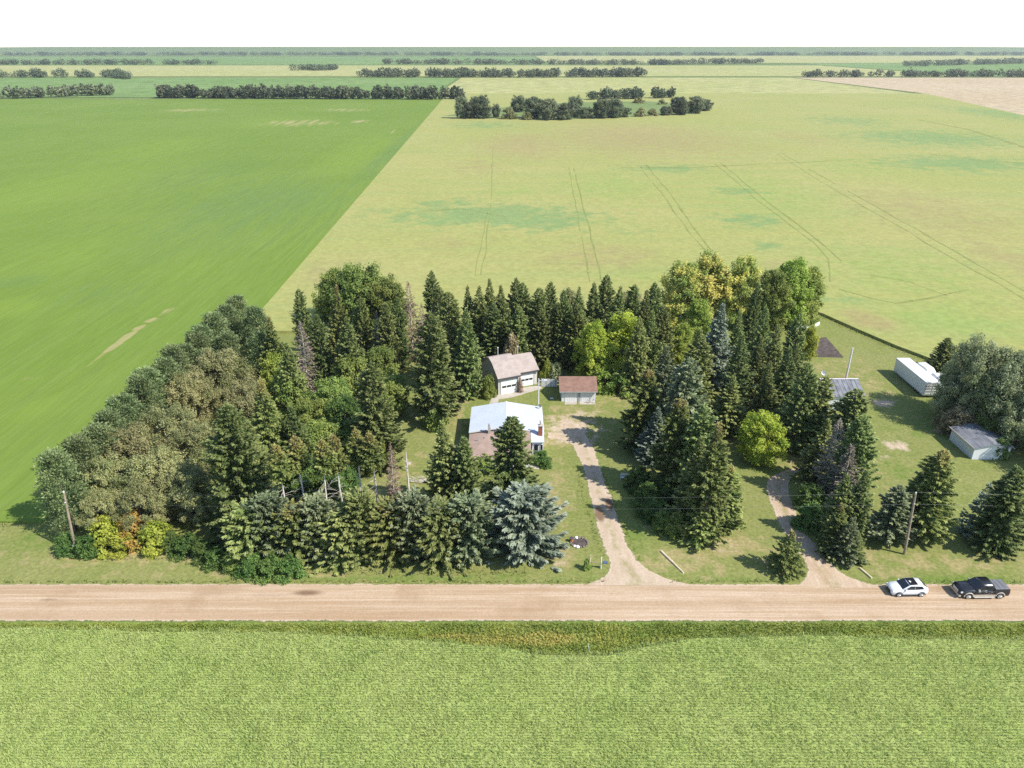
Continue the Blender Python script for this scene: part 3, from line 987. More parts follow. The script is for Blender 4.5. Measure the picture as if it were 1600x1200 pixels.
def pine_arrays(seed, H, RR):
    r = np.random.RandomState(seed)
    V, T, TI = [], [], []
    nb = 130
    for b in range(nb):
        u = 0.10 + 0.90 * (b + r.rand()) / nb
        az = b * 2.39996 + r.normal(0, .4)
        env = math.sqrt(max(0.02, 1 - ((u - 0.38) / 0.66) ** 2))
        L = RR * env * (0.62 + 0.5 * r.rand())
        el = -0.1 + 0.75 * u
        c0 = np.array([math.cos(az) * L * math.cos(el), math.sin(az) * L * math.cos(el), u * H * 0.93 + L * math.sin(el) * 0.4])
        n = 62
        o = r.normal(0, 1, (n, 3))
        o = unit(o) * (0.25 + 0.45 * r.rand(n))[:, None] * np.array([1.05, 1.05, 0.62])
        c = c0 + o - np.array([math.cos(az), math.sin(az), 0]) * (r.rand(n) ** 2)[:, None] * L * 0.5
        d = unit(o * 0.9 + np.array([math.cos(az) * .35, math.sin(az) * .35, 0.45]) + r.normal(0, .3, (n, 3)))
        side = unit(np.cross(d, r.normal(0, 1, (n, 3))))
        V.append(leaf_quads(c, d, side, 0.28 + 0.22 * r.rand(n), 0.07 + 0.05 * r.rand(n)))
        T.append(np.clip(0.5 + .2 * r.normal() + r.normal(0, .2, n), 0, 1))
        TI.append(np.clip(0.35 + r.normal(0, .3, n) + o[:, 2], 0, 1))
    return np.concatenate(V), {'tone': np.concatenate(T), 'tip': np.concatenate(TI), 'top': np.zeros(nb * 62)}


def leafy_arrays(seed, H, RR, boughs, per, leaf, zlo=0.22, shape='round', aspect=1.0, hang=0.0, clump=0.26, sub=7, up=0.35, reach=1.0):
    """A broadleaf crown: separate boughs end in ragged clumps of leaves with gaps between. Returns bough ends for the limbs too."""
    r = np.random.RandomState(seed)
    ends = []
    tries = 0
    while len(ends) < boughs and tries < boughs * 60:
        tries += 1
        z = zlo + (1 - zlo) * r.rand()
        if shape == 'round':
            env = math.sqrt(max(0.0, 1 - ((z - 0.55) / 0.48) ** 2))
        elif shape == 'oval':
            env = math.sqrt(max(0.0, 1 - ((z - 0.50) / 0.52) ** 2)) * (1.08 - 0.3 * z)
        else:
            env = math.sqrt(max(0.0, 1 - (z / 1.03) ** 2.4))
        a = r.rand() * 6.28
        rr = env * r.choice([0.35, 0.7, 0.85, 0.95]) * (0.85 + 0.3 * r.rand()) * (1 + 0.13 * math.sin(3 * a + seed) + 0.10 * math.sin(5 * a + seed * 2))
        c = np.array([math.cos(a) * rr * RR * .84, math.sin(a) * rr * RR * .84, z * H * 0.93])
        mind = RR * clump * 0.95
        if any(np.sum((c - e) ** 2) < mind * mind for e in ends) and tries < boughs * 40:
            continue
        ends.append(c)
    V, T = [], []
    ax = np.array([0, 0, H * 0.35])
    for c in ends:
        out = unit((c - ax)[None, :])[0]
        out = unit((out + np.array([0, 0, up]))[None, :])[0]
        R0 = RR * clump * (0.75 + 0.5 * r.rand())
        bt = 0.26 * r.normal()
        for k in range(sub):
            o = unit(r.normal(0, 1, (1, 3)))[0]
            cc = c + (o * 0.75 + out * 0.55 * r.rand()) * R0 * reach * np.array([1, 1, 0.85])
            R1 = R0 * (0.34 + 0.28 * r.rand())
            n = int(per * (0.6 + 0.8 * r.rand()))
            q = r.normal(0, 0.55, (n, 3))
            q = q / np.maximum(1, np.linalg.norm(q, axis=1, keepdims=True) / 1.25)
            pnt = cc + q * R1 + out * (r.rand(n) ** 2 * R1 * 0.9)[:, None]
            pnt[:, 2] = np.maximum(pnt[:, 2], 0.08)
            nr = unit(unit(q) * 0.7 + out * 0.45 + np.array([0.1, -0.05, 0.45]) + r.normal(0, 0.55, (n, 3)))
            d = unit(np.cross(nr, r.normal(0, 1, (n, 3))))
            d[:, 2] -= hang
            d = unit(d)
            side = unit(np.cross(d, nr))
            L = leaf * (0.65 + 0.7 * r.rand(n))
            V.append(leaf_quads(pnt, d, side, L, L * 0.38 * aspect, 0.06 * L))
            T.append(np.clip(0.5 + bt + 0.16 * r.normal() + r.normal(0, .15, n), 0, 1))
    tone = np.concatenate(T)
    return np.concatenate(V), {'tone': tone, 'tip': 0 * tone, 'top': 0 * tone}, [tuple(e) for e in ends]


def leafy_trunk(seed, H, RR, r0, cs, stems=1, limbs=12, zlo=0.22):
    r = random.Random(seed)
    mb = MB()
    pick = r.sample(cs, min(limbs, len(cs)))
    for s in range(stems):
        ox, oy = (0, 0) if stems == 1 else (r.uniform(-.5, .5), r.uniform(-.5, .5))
        tx, ty = ox * 2 + r.uniform(-.1, .1) * RR, oy * 2 + r.uniform(-.1, .1) * RR
        mb.tube([(ox, oy, -0.12), (ox * 1.3, oy * 1.3, H * .25), (tx, ty, H * .75)], [r0, r0 * .75, r0 * .2], 7)
        for c in pick[s::stems]:
            z = max(H * 0.12, min(H * 0.6, c[2] * (0.45 + 0.2 * r.random())))
            t = z / (H * .75)
            b = Vector((ox + (tx - ox) * t, oy + (ty - oy) * t, z))
            e = Vector(c)
            m = b.lerp(e, .5) + Vector((0, 0, 0.06 * (e - b).length))
            mb.tube([b, m, e], [r0 * .38, r0 * .22, r0 * .06], 5)
    return mb


KIND = {}


def reg(kind, H, RR, V, at, trunk, mat, bark):
    cm = quads_mesh(kind + '_crown', V, at, M[mat])
    tm = trunk.mesh(kind + '_trunk', True)
    tm.materials.append(M[bark])
    KIND.setdefault(kind, []).append((H, RR, cm, tm))


for sd in range(8):
    V, at = spruce_arrays(100 + sd, 16, 3.2, 340, 17, spray=(.5, .95), width=.125, power=[.80, .62, .92, .74, .55, .68, .85, .6][sd], ragged=[.2, .3, .2, .34, .26, .22, .3, .36][sd], lo=[.04, .1, .03, .14, .05, .02, .08, .05][sd])
    reg('spruce', 16, 3.2, V, at, spruce_trunk(sd, 16, .22), 'spruce', 'bark')
V, at = spruce_arrays(125, 18.5, 5.2, 540, 14, spray=(.5, .95), width=.13, power=.62, ragged=.3, lo=.02)
reg('grand', 18.5, 5.2, V, at, spruce_trunk(17, 18.5, .3), 'spruce', 'bark')
for sd in range(3):
    V, at = spruce_arrays(130 + sd, 9, 2.9, 280, 17, lo=0.02, top_cut=0.97, ragged=.26, up=.42, width=.12)
    reg('topped', 9, 2.9, V, at, spruce_trunk(20 + sd, 9, .2, frac=.8), 'spruce', 'bark')
for sd in range(2):
    V, at = spruce_arrays(140 + sd, 14.5, 2.2, 170, 15, lo=0.66, power=.5, ragged=.35)
    reg('bare', 14.5, 2.2, V, at, spruce_trunk(30 + sd, 14.5, .2, twigs=34), 'spruce_cone', 'bark_pale')
for sd in range(2):
    V, at = spruce_arrays(150 + sd, 15, 1.9, 300, 12, spray=(.35, .7), width=.06, ragged=.35, power=.6)
    reg('dead', 15, 1.9, V, at, spruce_trunk(40 + sd, 15, .2, twigs=40), 'dead', 'bark_pale')
for sd in range(3):
    V, at = spruce_arrays(160 + sd, 6, 1.7, 170, 16, lo=.02, spray=(.35, .6), width=.10, power=.8)
    reg('young', 6, 1.7, V, at, spruce_trunk(50 + sd, 6, .1), 'spruce', 'bark')
for sd in range(3):
    V, at = pine_arrays(170 + sd, 12, 3.1)
    reg('pine', 12, 3.1, V, at, spruce_trunk(60 + sd, 12, .2, frac=.9), 'pine', 'bark')
for sd in range(4):
    V, at, cs = leafy_arrays(200 + sd, 10, 4.2, 62, 50, .33, .10, 'round')
    reg('round', 10, 4.2, V, at, leafy_trunk(sd, 10, 4.2, .2, cs, 2, 22), 'leaf', 'bark')
for sd in range(3):
    V, at, cs = leafy_arrays(220 + sd, 14, 4.0, 85, 46, .33, .06, 'oval', up=1.2)
    reg('poplar', 14, 4.0, V, at, leafy_trunk(10 + sd, 14, 4.0, .26, cs, 1, 24), 'leaf_poplar', 'bark_pale')
for sd in range(3):
    V, at, cs = leafy_arrays(240 + sd, 10, 4.8, 75, 60, .24, .06, 'round', .75, 0.1, .2, 8)
    reg('olive', 10, 4.8, V, at, leafy_trunk(20 + sd, 10, 4.8, .18, cs, 4, 60), 'leaf_olive', 'bark')
for sd in range(3):
    V, at, cs = leafy_arrays(260 + sd, 11, 5.6, 85, 62, .34, .04, 'round', .6, 0.35, .22, 9)
    reg('willow', 11, 5.6, V, at, leafy_trunk(30 + sd, 11, 5.6, .28, cs, 3, 40), 'leaf_silver', 'bark')
for sd in range(3):
    V, at, cs = leafy_arrays(280 + sd, 3.2, 2.0, 34, 26, .27, .03, 'dome', clump=.3)
    reg('shrub', 3.2, 2.0, V, at, leafy_trunk(40 + sd, 3.2, 2.0, .05, cs, 5, 20), 'leaf_dark', 'bark')

NUM = ['', 'first', 'second', 'third', 'fourth', 'fifth', 'sixth', 'seventh', 'eighth', 'ninth', 'tenth', 'eleventh', 'twelfth', 'thirteenth', 'fourteenth', 'fifteenth', 'sixteenth', 'seventeenth', 'eighteenth', 'nineteenth', 'twentieth']
NAMES = {'spruce': 'spruce_tree', 'topped': 'topped_spruce', 'bare': 'bare_stemmed_spruce', 'dead': 'dead_spruce', 'young': 'young_spruce', 'pine': 'pine_tree', 'round': 'leafy_tree', 'poplar': 'poplar_tree', 'olive': 'olive_brown_tree', 'willow': 'willow_tree', 'shrub': 'shrub'}
CATS = {'spruce': 'spruce', 'topped': 'spruce', 'bare': 'spruce', 'dead': 'dead tree', 'young': 'spruce', 'pine': 'pine', 'shrub': 'shrub'}


def tree(kind, pos, h, r, label, mat=None, group=None, name=None, cat=None):
    var = KIND[kind]
    r *= {'spruce': 1.2, 'young': 1.15, 'dead': 1.15, 'bare': 1.1}.get(kind, 1.0)
    H, RR, cm, tm = var[rnd.randrange(len(var))]
    t = empty(name or NAMES[kind], (pos[0], pos[1], 0), rnd.random() * 6.28, (r / RR * rnd.uniform(.93, 1.07), r / RR * rnd.uniform(.93, 1.07), h / H))
    t.rotation_euler[0], t.rotation_euler[1] = rnd.uniform(-.035, .035), rnd.uniform(-.035, .035)
    tag(t, label, cat or CATS.get(kind, 'tree'), group)
    c = link('crown', cm, None, t)
    link('trunk', tm, None, t)
    if mat:
        c.material_slots[0].link = 'OBJECT'
        c.material_slots[0].material = M[mat]
    return t


def tops(kind, lst, group=None, mat=None):
    """Trees read off the photo by the pixel of their tip: (px, py, height, radius, label[, material])."""
    for e in lst:
        px, py, h, r, lab = e[:5]
        tree(kind, P(px, py, h * 0.97), h, r, lab, e[5] if len(e) > 5 else mat, group)


# west pine row along the green field
g = 'pines along the green field'
for i in range(16):
    tree('pine', (-57.3 + rnd.uniform(-.7, .7), 80.5 + 4.25 * i + rnd.uniform(-.5, .5)), rnd.uniform(11, 13), rnd.uniform(2.9, 3.5), f'{NUM[i + 1]} dark green pine counted from the road in the row beside the green field', None, g)
for i, (x, y, h, r) in enumerate([(398, 480, 12, 3.0), (402, 520, 11.5, 2.8), (352, 520, 11.5, 3.0), (322, 545, 10.5, 2.6)]):
    tree('pine', P(x, y, h * .97), h, r, ['dark pine at the northwest corner of the belt, nearest the grain field', 'dark pine just below the northwest corner pines, inside the row', 'dark pine inside the row above the rounded olive-brown crown', 'lower dark pine inside the row, left above the olive-brown crown'][i], None, g)

# olive-brown broadleaf trees inside the pine row
g = 'olive-brown trees inside the pine row'
ol = [(335, 552, 10.5, 5.2), (290, 590, 10, 4.6), (380, 600, 9.0, 3.6), (258, 642, 10, 4.8), (200, 672, 9.5, 4.3), (300, 668, 9, 4.0), (235, 712, 9, 4.4), (165, 722, 8.5, 3.6), (285, 735, 8.2, 3.6), (215, 762, 7.5, 3.4), (150, 775, 6.5, 2.8)]
for i, (x, y, h, r) in enumerate(ol):
    tree('olive', P(x, y, h * .97), h, r, f'{NUM[i + 1]} olive-brown rounded tree from the far end of the clump inside the pine row', None, g)

# turning shrubs and low hedge by the left pole
for x, y, h, r, m, lab in [(163, 816, 3.8, 2.3, 'leaf_lime', 'lime-yellow shrub right beside the left utility pole'), (203, 811, 3.8, 2.1, 'leaf_orange', 'orange-tinged shrub in the middle of the yellow clump by the left pole'),
                           (234, 820, 3.6, 2.0, 'leaf_lime', 'lime-yellow shrub at the right end of the yellow clump'), (188, 840, 2.1, 1.6, 'leaf_lime', 'low yellow-green shrub in front of the yellow clump'),
                           (135, 838, 2.6, 1.5, 'leaf_dark', 'dark green shrub behind the foot of the left utility pole'), (100, 838, 2.4, 1.4, 'leaf_dark', 'dark green shrub left of the left utility pole'), (180, 806, 3.4, 1.6, 'leaf', 'green shrub at the back of the yellow clump')]:
    tree('shrub', P(x, y, h * .97), h, r, lab, m)
for i, (x, y) in enumerate([(262, 836), (287, 842), (312, 849), (337, 858), (362, 866), (390, 872), (420, 876), (448, 877)]):
    tree('shrub', P(x, y, 2.1), 2.2, 1.55, f'{NUM[i + 1]} low dark green hedge shrub from the yellow clump along the roadside spruces', 'leaf_dark', 'low hedge shrubs at the foot of the roadside spruces')

# roadside row of topped spruces under the power line
g = 'topped spruces along the road'
for i, x in enumerate([398, 432, 470, 500, 541, 575, 618, 650, 692, 736]):
    b = P(x, 866)
    tree('topped', (b.x, b.y + rnd.uniform(-.5, .5)), [7.2, 8.4, 7.0, 8.0, 6.8, 8.6, 7.4, 8.8, 7.4, 8.2][i], [3.2, 2.8, 3.3, 2.8, 3.4, 2.8, 3.3, 2.8, 3.3, 3.1][i], f'{NUM[i + 1]} flat-topped green spruce from the left in the roadside row', ['spruce', 'bluish', 'spruce_cone', 'bluish', 'spruce', 'spruce', 'spruce_cone', 'bluish', 'spruce', 'bluish'][i], g)
tree('topped', (P(824, 850).x, 76.2), 8.6, 4.5, 'big silvery blue flat-topped spruce at the right end of the roadside row', 'blue', None, 'topped_spruce')

# thin row behind with bare pale stems
g = 'bare-stemmed spruces behind the roadside row'
for i, (x, y) in enumerate([(432, 700), (462, 690), (497, 698), (525, 686), (553, 678), (583, 682)]):
    tree('bare', P(x, y, 14), 14.5, rnd.uniform(1.9, 2.3), f'{NUM[i + 1]} spruce from the left with a bare pale stem behind the roadside row', None, g)
tops('dead', [(610, 705, 13, 1.3, 'thin brown dead spruce at the edge of the lawn behind the roadside row')])
NAMES['grand'], CATS['grand'] = 'spruce_tree', 'spruce'
tops('grand', [(352, 640, 18.5, 5.2, 'huge wide spruce standing at the left end of the roadside row')])
tops('spruce', [(405, 600, 16.5, 3.2, 'tall spruce right behind the huge wide spruce', 'spruce_cone'),
                (425, 500, 14.5, 2.8, 'yellowish green spruce next to the northwest pines', 'spruce_cone'), (448, 540, 14, 2.6, 'mid green spruce left of the grey dead spruce'),
                (467, 457, 15.5, 2.2, 'slim dark spruce standing out against the field at the northwest'), (521, 452, 15.5, 2.5, 'spruce with reddish brown top in front of the round back tree', 'spruce_cone'),
                (497, 498, 15, 2.6, 'dark spruce right of the grey dead spruce'), (540, 500, 15, 2.8, 'dark spruce below the red-topped spruce'), (560, 470, 14, 2.2, 'spruce half hidden before the round back tree'),
                (600, 478, 14, 2.2, 'green spruce right of the round back tree'), (578, 572, 17, 3.0, 'tall spruce on the left edge of the shady lawn'),
                (617, 470, 14, 2.0, 'slim spruce left of the rusty dead spruces'), (672, 428, 17.5, 2.7, 'tallest dark spruce of the northwest back row'), (690, 452, 15.5, 2.4, 'dark spruce just right of the tallest one in the back row'),
                (673, 498, 19, 3.8, 'very big spruce behind the yard pole with transformer'), (703, 462, 18.5, 3.6, 'very tall spruce between the yard pole spruce and the garages'), (727, 490, 16.5, 2.7, 'spruce shading the left garage'),
                (735, 452, 15, 2.4, 'dark back spruce above the spruce shading the garage'), (690, 662, 13.5, 2.6, 'spruce on the lawn left of the two before the house'), (722, 690, 11.5, 2.5, 'spruce touching the front left corner of the brown roof'),
                (800, 656, 13.5, 3.3, 'dark spruce standing in front of the house'), (390, 660, 14, 2.8, 'spruce right of the huge wide spruce'), (420, 618, 13, 2.5, 'spruce with tan cone-laden top inside the west wood', 'spruce_cone'), (455, 640, 12, 2.4, 'spruce deep in the west wood before the bare stems')])
tops('dead', [(470, 508, 14.5, 1.9, 'tall grey dead spruce in the west wood', 'grey_twig'), (640, 446, 16, 1.8, 'rusty dead spruce left of the tallest back spruce', 'dead'), (655, 480, 14, 1.5, 'second rusty dead spruce, lower, beside the tallest back spruce', 'dead'), (588, 492, 12, 1.4, 'grey dead spruce below the round back tree', 'grey_twig'),
              (682, 478, 12, 1.5, 'rust brown dead spruce right of the tallest back spruce', 'dead')])
tops('round', [(560, 420, 14, 6.2, 'big round green tree at the back of the northwest corner', 'leaf'), (520, 428, 12, 4.4, 'left shoulder tree beside the big round back tree', 'leaf'), (605, 440, 11.5, 4.2, 'right shoulder tree beside the big round back tree', 'leaf'),
               (602, 500, 9, 3.2, 'dense green tree below the rusty spruces', 'leaf_dark'), (590, 545, 8, 3.2, 'bright green tree on the north edge of the shady lawn', 'leaf'), (545, 560, 8, 3.2, 'green tree right of the grey dead spruce', 'leaf'),
               (610, 590, 7.5, 2.8, 'bright tree at the left of the shady lawn', 'leaf'), (515, 598, 8, 3.4, 'green tree below the grey dead spruce', 'leaf'), (480, 630, 7.5, 3.2, 'bright green tree in the middle of the west wood', 'leaf'),
               (540, 628, 7.5, 3.2, 'dark green tree in the middle of the west wood', 'leaf_dark'), (500, 662, 7.5, 3.2, 'bright green tree right above the bare stems', 'leaf'), (555, 660, 6.5, 2.8, 'light green tree above the right bare stems', 'leaf'),
               (450, 590, 8, 3.2, 'green tree left of the dead spruce foot', 'leaf'), (575, 690, 5.5, 2.4, 'low leafy tree beside the thin brown dead spruce', 'leaf'), (430, 560, 9, 3.0, 'yellow-green leafy tree beside the northwest pines', 'leaf_poplar'), (470, 725, 6, 2.6, 'dark leafy tree between the bare stems', 'leaf_dark'), (530, 735, 5.5, 2.4, 'dark leafy tree behind the right bare stems', 'leaf_dark')])
tops('shrub', [(762, 590, 4, 1.2, 'bright green shrub at the left wall of the garage', 'leaf'), (682, 640, 3.4, 1.7, 'light green shrub at the foot of the yard pole', 'leaf'), (854, 566, 4, 1.0, 'yellow-green shrub behind the right garage', 'leaf_lime'), (868, 569, 3.6, 1.4, 'grey-green shrub behind the white fence', 'leaf_silver'),
               (800, 530, 7.5, 1.6, 'tan turning tree behind the left garage roof', 'leaf_tan'), (846, 706, 2.0, 1.3, 'dark green shrub by the house corner', 'leaf_dark'), (755, 712, 2.6, 1.8, 'bright shrub before the brown roof', 'leaf'), (852, 718, 1.3, .9, 'low dark shrub below the house corner', 'leaf_dark')])

# north back row
g = 'spruces of the north back row'
xs = [748, 766, 784, 802, 820, 842, 862, 884, 904, 925, 948, 968, 988, 1008, 1026]
ys = [452, 440, 450, 438, 447, 455, 445, 458, 452, 446, 433, 452, 448, 458, 446]
for i, (x, y) in enumerate(zip(xs, ys)):
    tree('spruce', P(x, y, 15), 15.4, rnd.uniform(2.3, 2.8), f'{NUM[i + 1]} dark spruce from the left in the north back row', None, g)
g = 'spruces before the north back row'
for i, (x, y) in enumerate([(768, 478), (808, 482), (842, 480), (872, 478), (900, 482), (1000, 502), (1020, 492)]):
    tree('spruce', P(x, y, 12.6 if i < 5 else 14), 13 if i < 5 else 14.4, rnd.uniform(2.3, 2.7), f'{NUM[i + 1]} spruce from the left in the line before the north back row', None, g)
tops('round', [(890, 458, 9, 3.2, 'bronze-green leafy tree peeping over the middle of the back row', 'leaf_olive'), (985, 462, 9, 3.0, 'bronze-green leafy tree over the right part of the back row', 'leaf_olive')])
tops('poplar', [(932, 503, 12.5, 3.7, 'bright green poplar beside the small shed, left one of two', 'leaf_bright'), (974, 491, 13.5, 4.3, 'bright green poplar beside the small shed, right one of two', 'leaf_bright'),
                (1072, 412, 15.5, 5.0, 'turning poplar with golden leaves, left one of three', 'leaf_gold'), (1112, 398, 17, 5.4, 'tall turning poplar with golden leaves, middle one of three', 'leaf_gold'), (1160, 405, 16, 4.6, 'turning poplar with golden leaves, right one of three', 'leaf_gold'),
                (1240, 405, 16, 5.0, 'full green poplar at the northeast corner', 'leaf_poplar'), (1268, 420, 13.5, 4.0, 'lower green poplar at the northeast corner, right side', 'leaf'), (1212, 425, 14, 4.2, 'green poplar at the northeast corner, left side', 'leaf'),
                (1066, 507, 9.5, 2.3, 'slim light green poplar among the spruces right of the shed', 'leaf_poplar'), (1095, 470, 10, 2.8, 'light green poplar under the turning trees', 'leaf_poplar'), (1268, 512, 7, 1.7, 'yellow-green young poplar at the garden plot', 'leaf_lime')])
tops('shrub', [(940, 578, 4.2, 2.4, 'leafy skirt shrub at the foot of the bright poplars', 'leaf_poplar'), (972, 585, 4, 2.2, 'leafy shrub right of the bright poplar stems', 'leaf')])

# spruces east of the driveway
tops('spruce', [(1125, 480, 17, 3.6, 'dark blue spruce with drooping silvery boughs in the east wood', 'blue'), (1180, 447, 15.5, 1.9, 'dark spruce against the golden poplars'), (1045, 548, 15.5, 3.4, 'blue-green spruce at the top of the driveway group', 'bluish'),
                (1012, 582, 13.5, 3.2, 'spruce nearest the yard turning place', 'spruce_cone'), (1080, 565, 16.5, 3.6, 'large bluish spruce in the driveway group', 'bluish'), (1028, 640, 9.5, 2.4, 'small silver-blue spruce facing the driveway', 'blue'),
                (1062, 632, 14.5, 3.0, 'spruce with orange cones in the driveway group', 'spruce_cone'), (1097, 640, 15, 3.0, 'dense green spruce in the driveway group'), (1123, 668, 16.5, 3.2, 'green spruce at the road end of the driveway group', 'spruce_cone'),
                (1095, 690, 13, 2.8, 'dark spruce inside the road end of the driveway group'), (1140, 730, 9.5, 2.4, 'lower spruce right at the road end of the driveway group', 'spruce_cone'), (1160, 528, 16, 3.0, 'broad spruce left of the yellow-green tree'),
                (1196, 482, 14.5, 2.1, 'dark spruce before the green corner poplar'), (1146, 592, 10.5, 2.9, 'wide dark spruce behind the yellow-green tree'), (1238, 548, 14.5, 2.7, 'tall spruce right of the yellow-green tree'),
                (1205, 575, 12.8, 2.5, 'spruce straight above the yellow-green tree'), (1250, 492, 14, 2.2, 'slim spruce left of the garden plot'), (1158, 492, 15, 2.5, 'dark spruce between the big blue spruce and the golden poplars'), (1218, 512, 13.5, 2.4, 'dark spruce left of the slim one by the garden plot'), (1188, 532, 13, 2.5, 'mid green spruce above the ones around the yellow-green tree'), (1248, 545, 12, 2.2, 'low spruce between the garden plot and the barn'), (1265, 572, 15, 2.6, 'spruce left of the grey barn'), (1290, 592, 12.5, 2.7, 'spruce just before the grey barn'),
                (1338, 612, 12.5, 3.3, 'dark spruce right before the grey barn roof'), (1352, 655, 13.5, 2.6, 'dark spruce at the edge of the east lawn'), (1292, 660, 10, 2.4, 'spruce overhanging the bend of the lane'),
                (1095, 520, 14, 2.8, 'dark spruce behind the big blue spruce, left'), (1040, 480, 14.5, 2.6, 'dark spruce left of the golden poplars'),
                (1322, 748, 9.5, 2.1, 'spruce right of the lane with spreading boughs'), (1350, 738, 10.5, 2.1, 'leaning spruce with bare pale stem near the road', 'spruce'), (1316, 792, 7.2, 2.0, 'olive green spruce beside the lane mouth', 'spruce_cone'),
                (1472, 708, 13.0, 3.2, 'big open spruce beside the right utility pole', 'spruce_cone'), (1408, 763, 8.2, 2.3, 'bluish spruce behind the right utility pole', 'bluish'), (1436, 742, 9, 1.9, 'dark spruce left of the big open spruce'),
                (1481, 530, 6.8, 2.1, 'dark spruce behind the white trailer'), (1508, 543, 5.6, 1.6, 'dark spruce left of the silvery willows'), (1592, 735, 12, 2.8, 'spruce cut by the right edge near the road'), (1566, 782, 6.5, 1.9, 'short spruce between the blue one and the right edge', 'spruce_cone')])
tops('young', [(1238, 833, 5.8, 1.95, 'small lone yellow-green spruce beside the lane mouth', 'spruce_cone'), (1542, 762, 7.6, 1.9, 'neat young blue spruce between the right pole and the edge', 'blue'), (1332, 814, 6.0, 1.8, 'pale young spruce right of the lane mouth', 'bluish'), (1340, 835, 4.2, 1.4, 'little green spruce at the end of the fallen post'),
               (1100, 790, 6, 2.2, 'low spreading spruce under the driveway group', 'spruce_cone')])
tops('dead', [(1312, 660, 12, 1.8, 'grey dead spruce standing right of the lane bend', 'grey_twig'), (1330, 700, 10, 1.9, 'grey dead spruce in the group right of the lane', 'grey_twig')])
tree('dead', (1.55, 122.95), 2.9, .55, 'rust brown dead conifer between the garage doors', 'rust', None, 'dead_conifer')
tops('round', [(1196, 652, 8.0, 3.4, 'lime-yellow round tree at the bend of the lane', 'leaf_bright')])
tops('shrub', [(1000, 735, 3.2, 2.0, 'dark hedge shrub at the top end of the driveway hedge', 'leaf_dark'), (1012, 760, 3, 2.0, 'second dark shrub down the driveway hedge', 'leaf_dark'), (1025, 782, 2.8, 1.9, 'third dark shrub down the driveway hedge', 'leaf_dark'), (1040, 802, 2.6, 1.8, 'fourth dark shrub down the driveway hedge', 'leaf_dark'),
               (1060, 806, 2.6, 1.8, 'sunlit green shrub at the road end of the driveway hedge', 'leaf'), (1045, 760, 3.2, 1.8, 'dark shrub behind the driveway hedge', 'leaf_dark'), (1270, 760, 3.2, 1.8, 'dark shrub right of the lane', 'leaf_dark'), (1268, 795, 3, 1.8, 'dark shrub lower down right of the lane', 'leaf_dark'),
               (1250, 872, 1.1, .8, 'low green shrub at the foot of the lone small spruce', 'leaf'), (1566, 690, 2.8, 1.5, 'dark shrub before the white shed wall', 'leaf_dark'), (1500, 642, 4.2, 2.4, 'tan dry shrub behind the white shed', 'leaf_tan'), (1520, 655, 3, 2.0, 'tan shrub right behind the white shed roof', 'leaf_tan')])
tree('willow', (87.5, 101.5), 10, 4.6, 'silvery willow at the right edge, lower', 'leaf_silver')
tree('round', (86.5, 93.5), 13, 4.4, 'dark green tree at the right edge below the willows', 'leaf')
tops('willow', [(1548, 540, 14, 5.6, 'silvery willow behind the trailer, tallest of the clump', 'leaf_silver'), (1595, 560, 13.5, 5.4, 'silvery willow at the right edge, upper', 'leaf_silver'), (1512, 585, 8.5, 4.0, 'silvery willow leaning over the trailer', 'leaf_silver'), (1562, 588, 10, 4.6, 'silvery willow in the middle of the clump', 'leaf_silver'),
                (1560, 628, 6.5, 3.0, 'dark shaded willow behind the white shed', 'leaf'), (1620, 600, 11, 5.0, 'silvery willow cut by the right edge', 'leaf_silver')])

# far slough bushes in the grain field
g = 'bushes round the slough in the grain field'
sl = [(722, 152, 16, 7, 186), (752, 150, 18, 9, 186), (735, 160, 13, 8, 186), (775, 163, 10, 4, 185), (795, 170, 9, 6, 187), (824, 176, 6.5, 5, 188), (832, 152, 18, 9, 186), (858, 156, 18, 10, 188), (880, 162, 15, 8, 188), (898, 152, 17, 8, 184),
      (915, 168, 10, 6, 186), (938, 156, 16, 8, 186), (958, 155, 17, 9, 185), (975, 168, 10, 6, 184), (1000, 170, 8, 5, 183), (1018, 171, 8, 5, 182), (1040, 166, 10, 6, 181), (1060, 153, 16, 9, 180), (1085, 151, 16, 9, 178), (1100, 155, 13, 7, 174), (810, 150, 16, 8, 176), (998, 153, 6, 6, 162), (1034, 156, 6, 5, 164)]
for i, (x, y, h, r, by) in enumerate(sl):
    b = P(x, by)
    hh = max(5.0, CAM_H - b.y * math.tan(PITCH - math.atan((600 - y) / FPX)))
    tree('round' if h > 9 else 'shrub', (b.x, b.y), hh, r * 0.9, f'{NUM[i + 1] if i < 20 else ["", "twenty-first", "twenty-second", "twenty-third"][i - 19]} leafy bush in the listing of the distant slough clump from its left end' if False else
         f'distant {"tall leafy tree" if h > 12 else "low rounded bush"} at the slough in the grain field, {NUM[1 + sum(1 for q in sl if q[0] < x)] if sum(1 for q in sl if q[0] < x) < 20 else ["twenty-first", "twenty-second", "twenty-third"][sum(1 for q in sl if q[0] < x) - 20]} from the left', 'leaf_far' if h > 9 else 'leaf_olive', g)

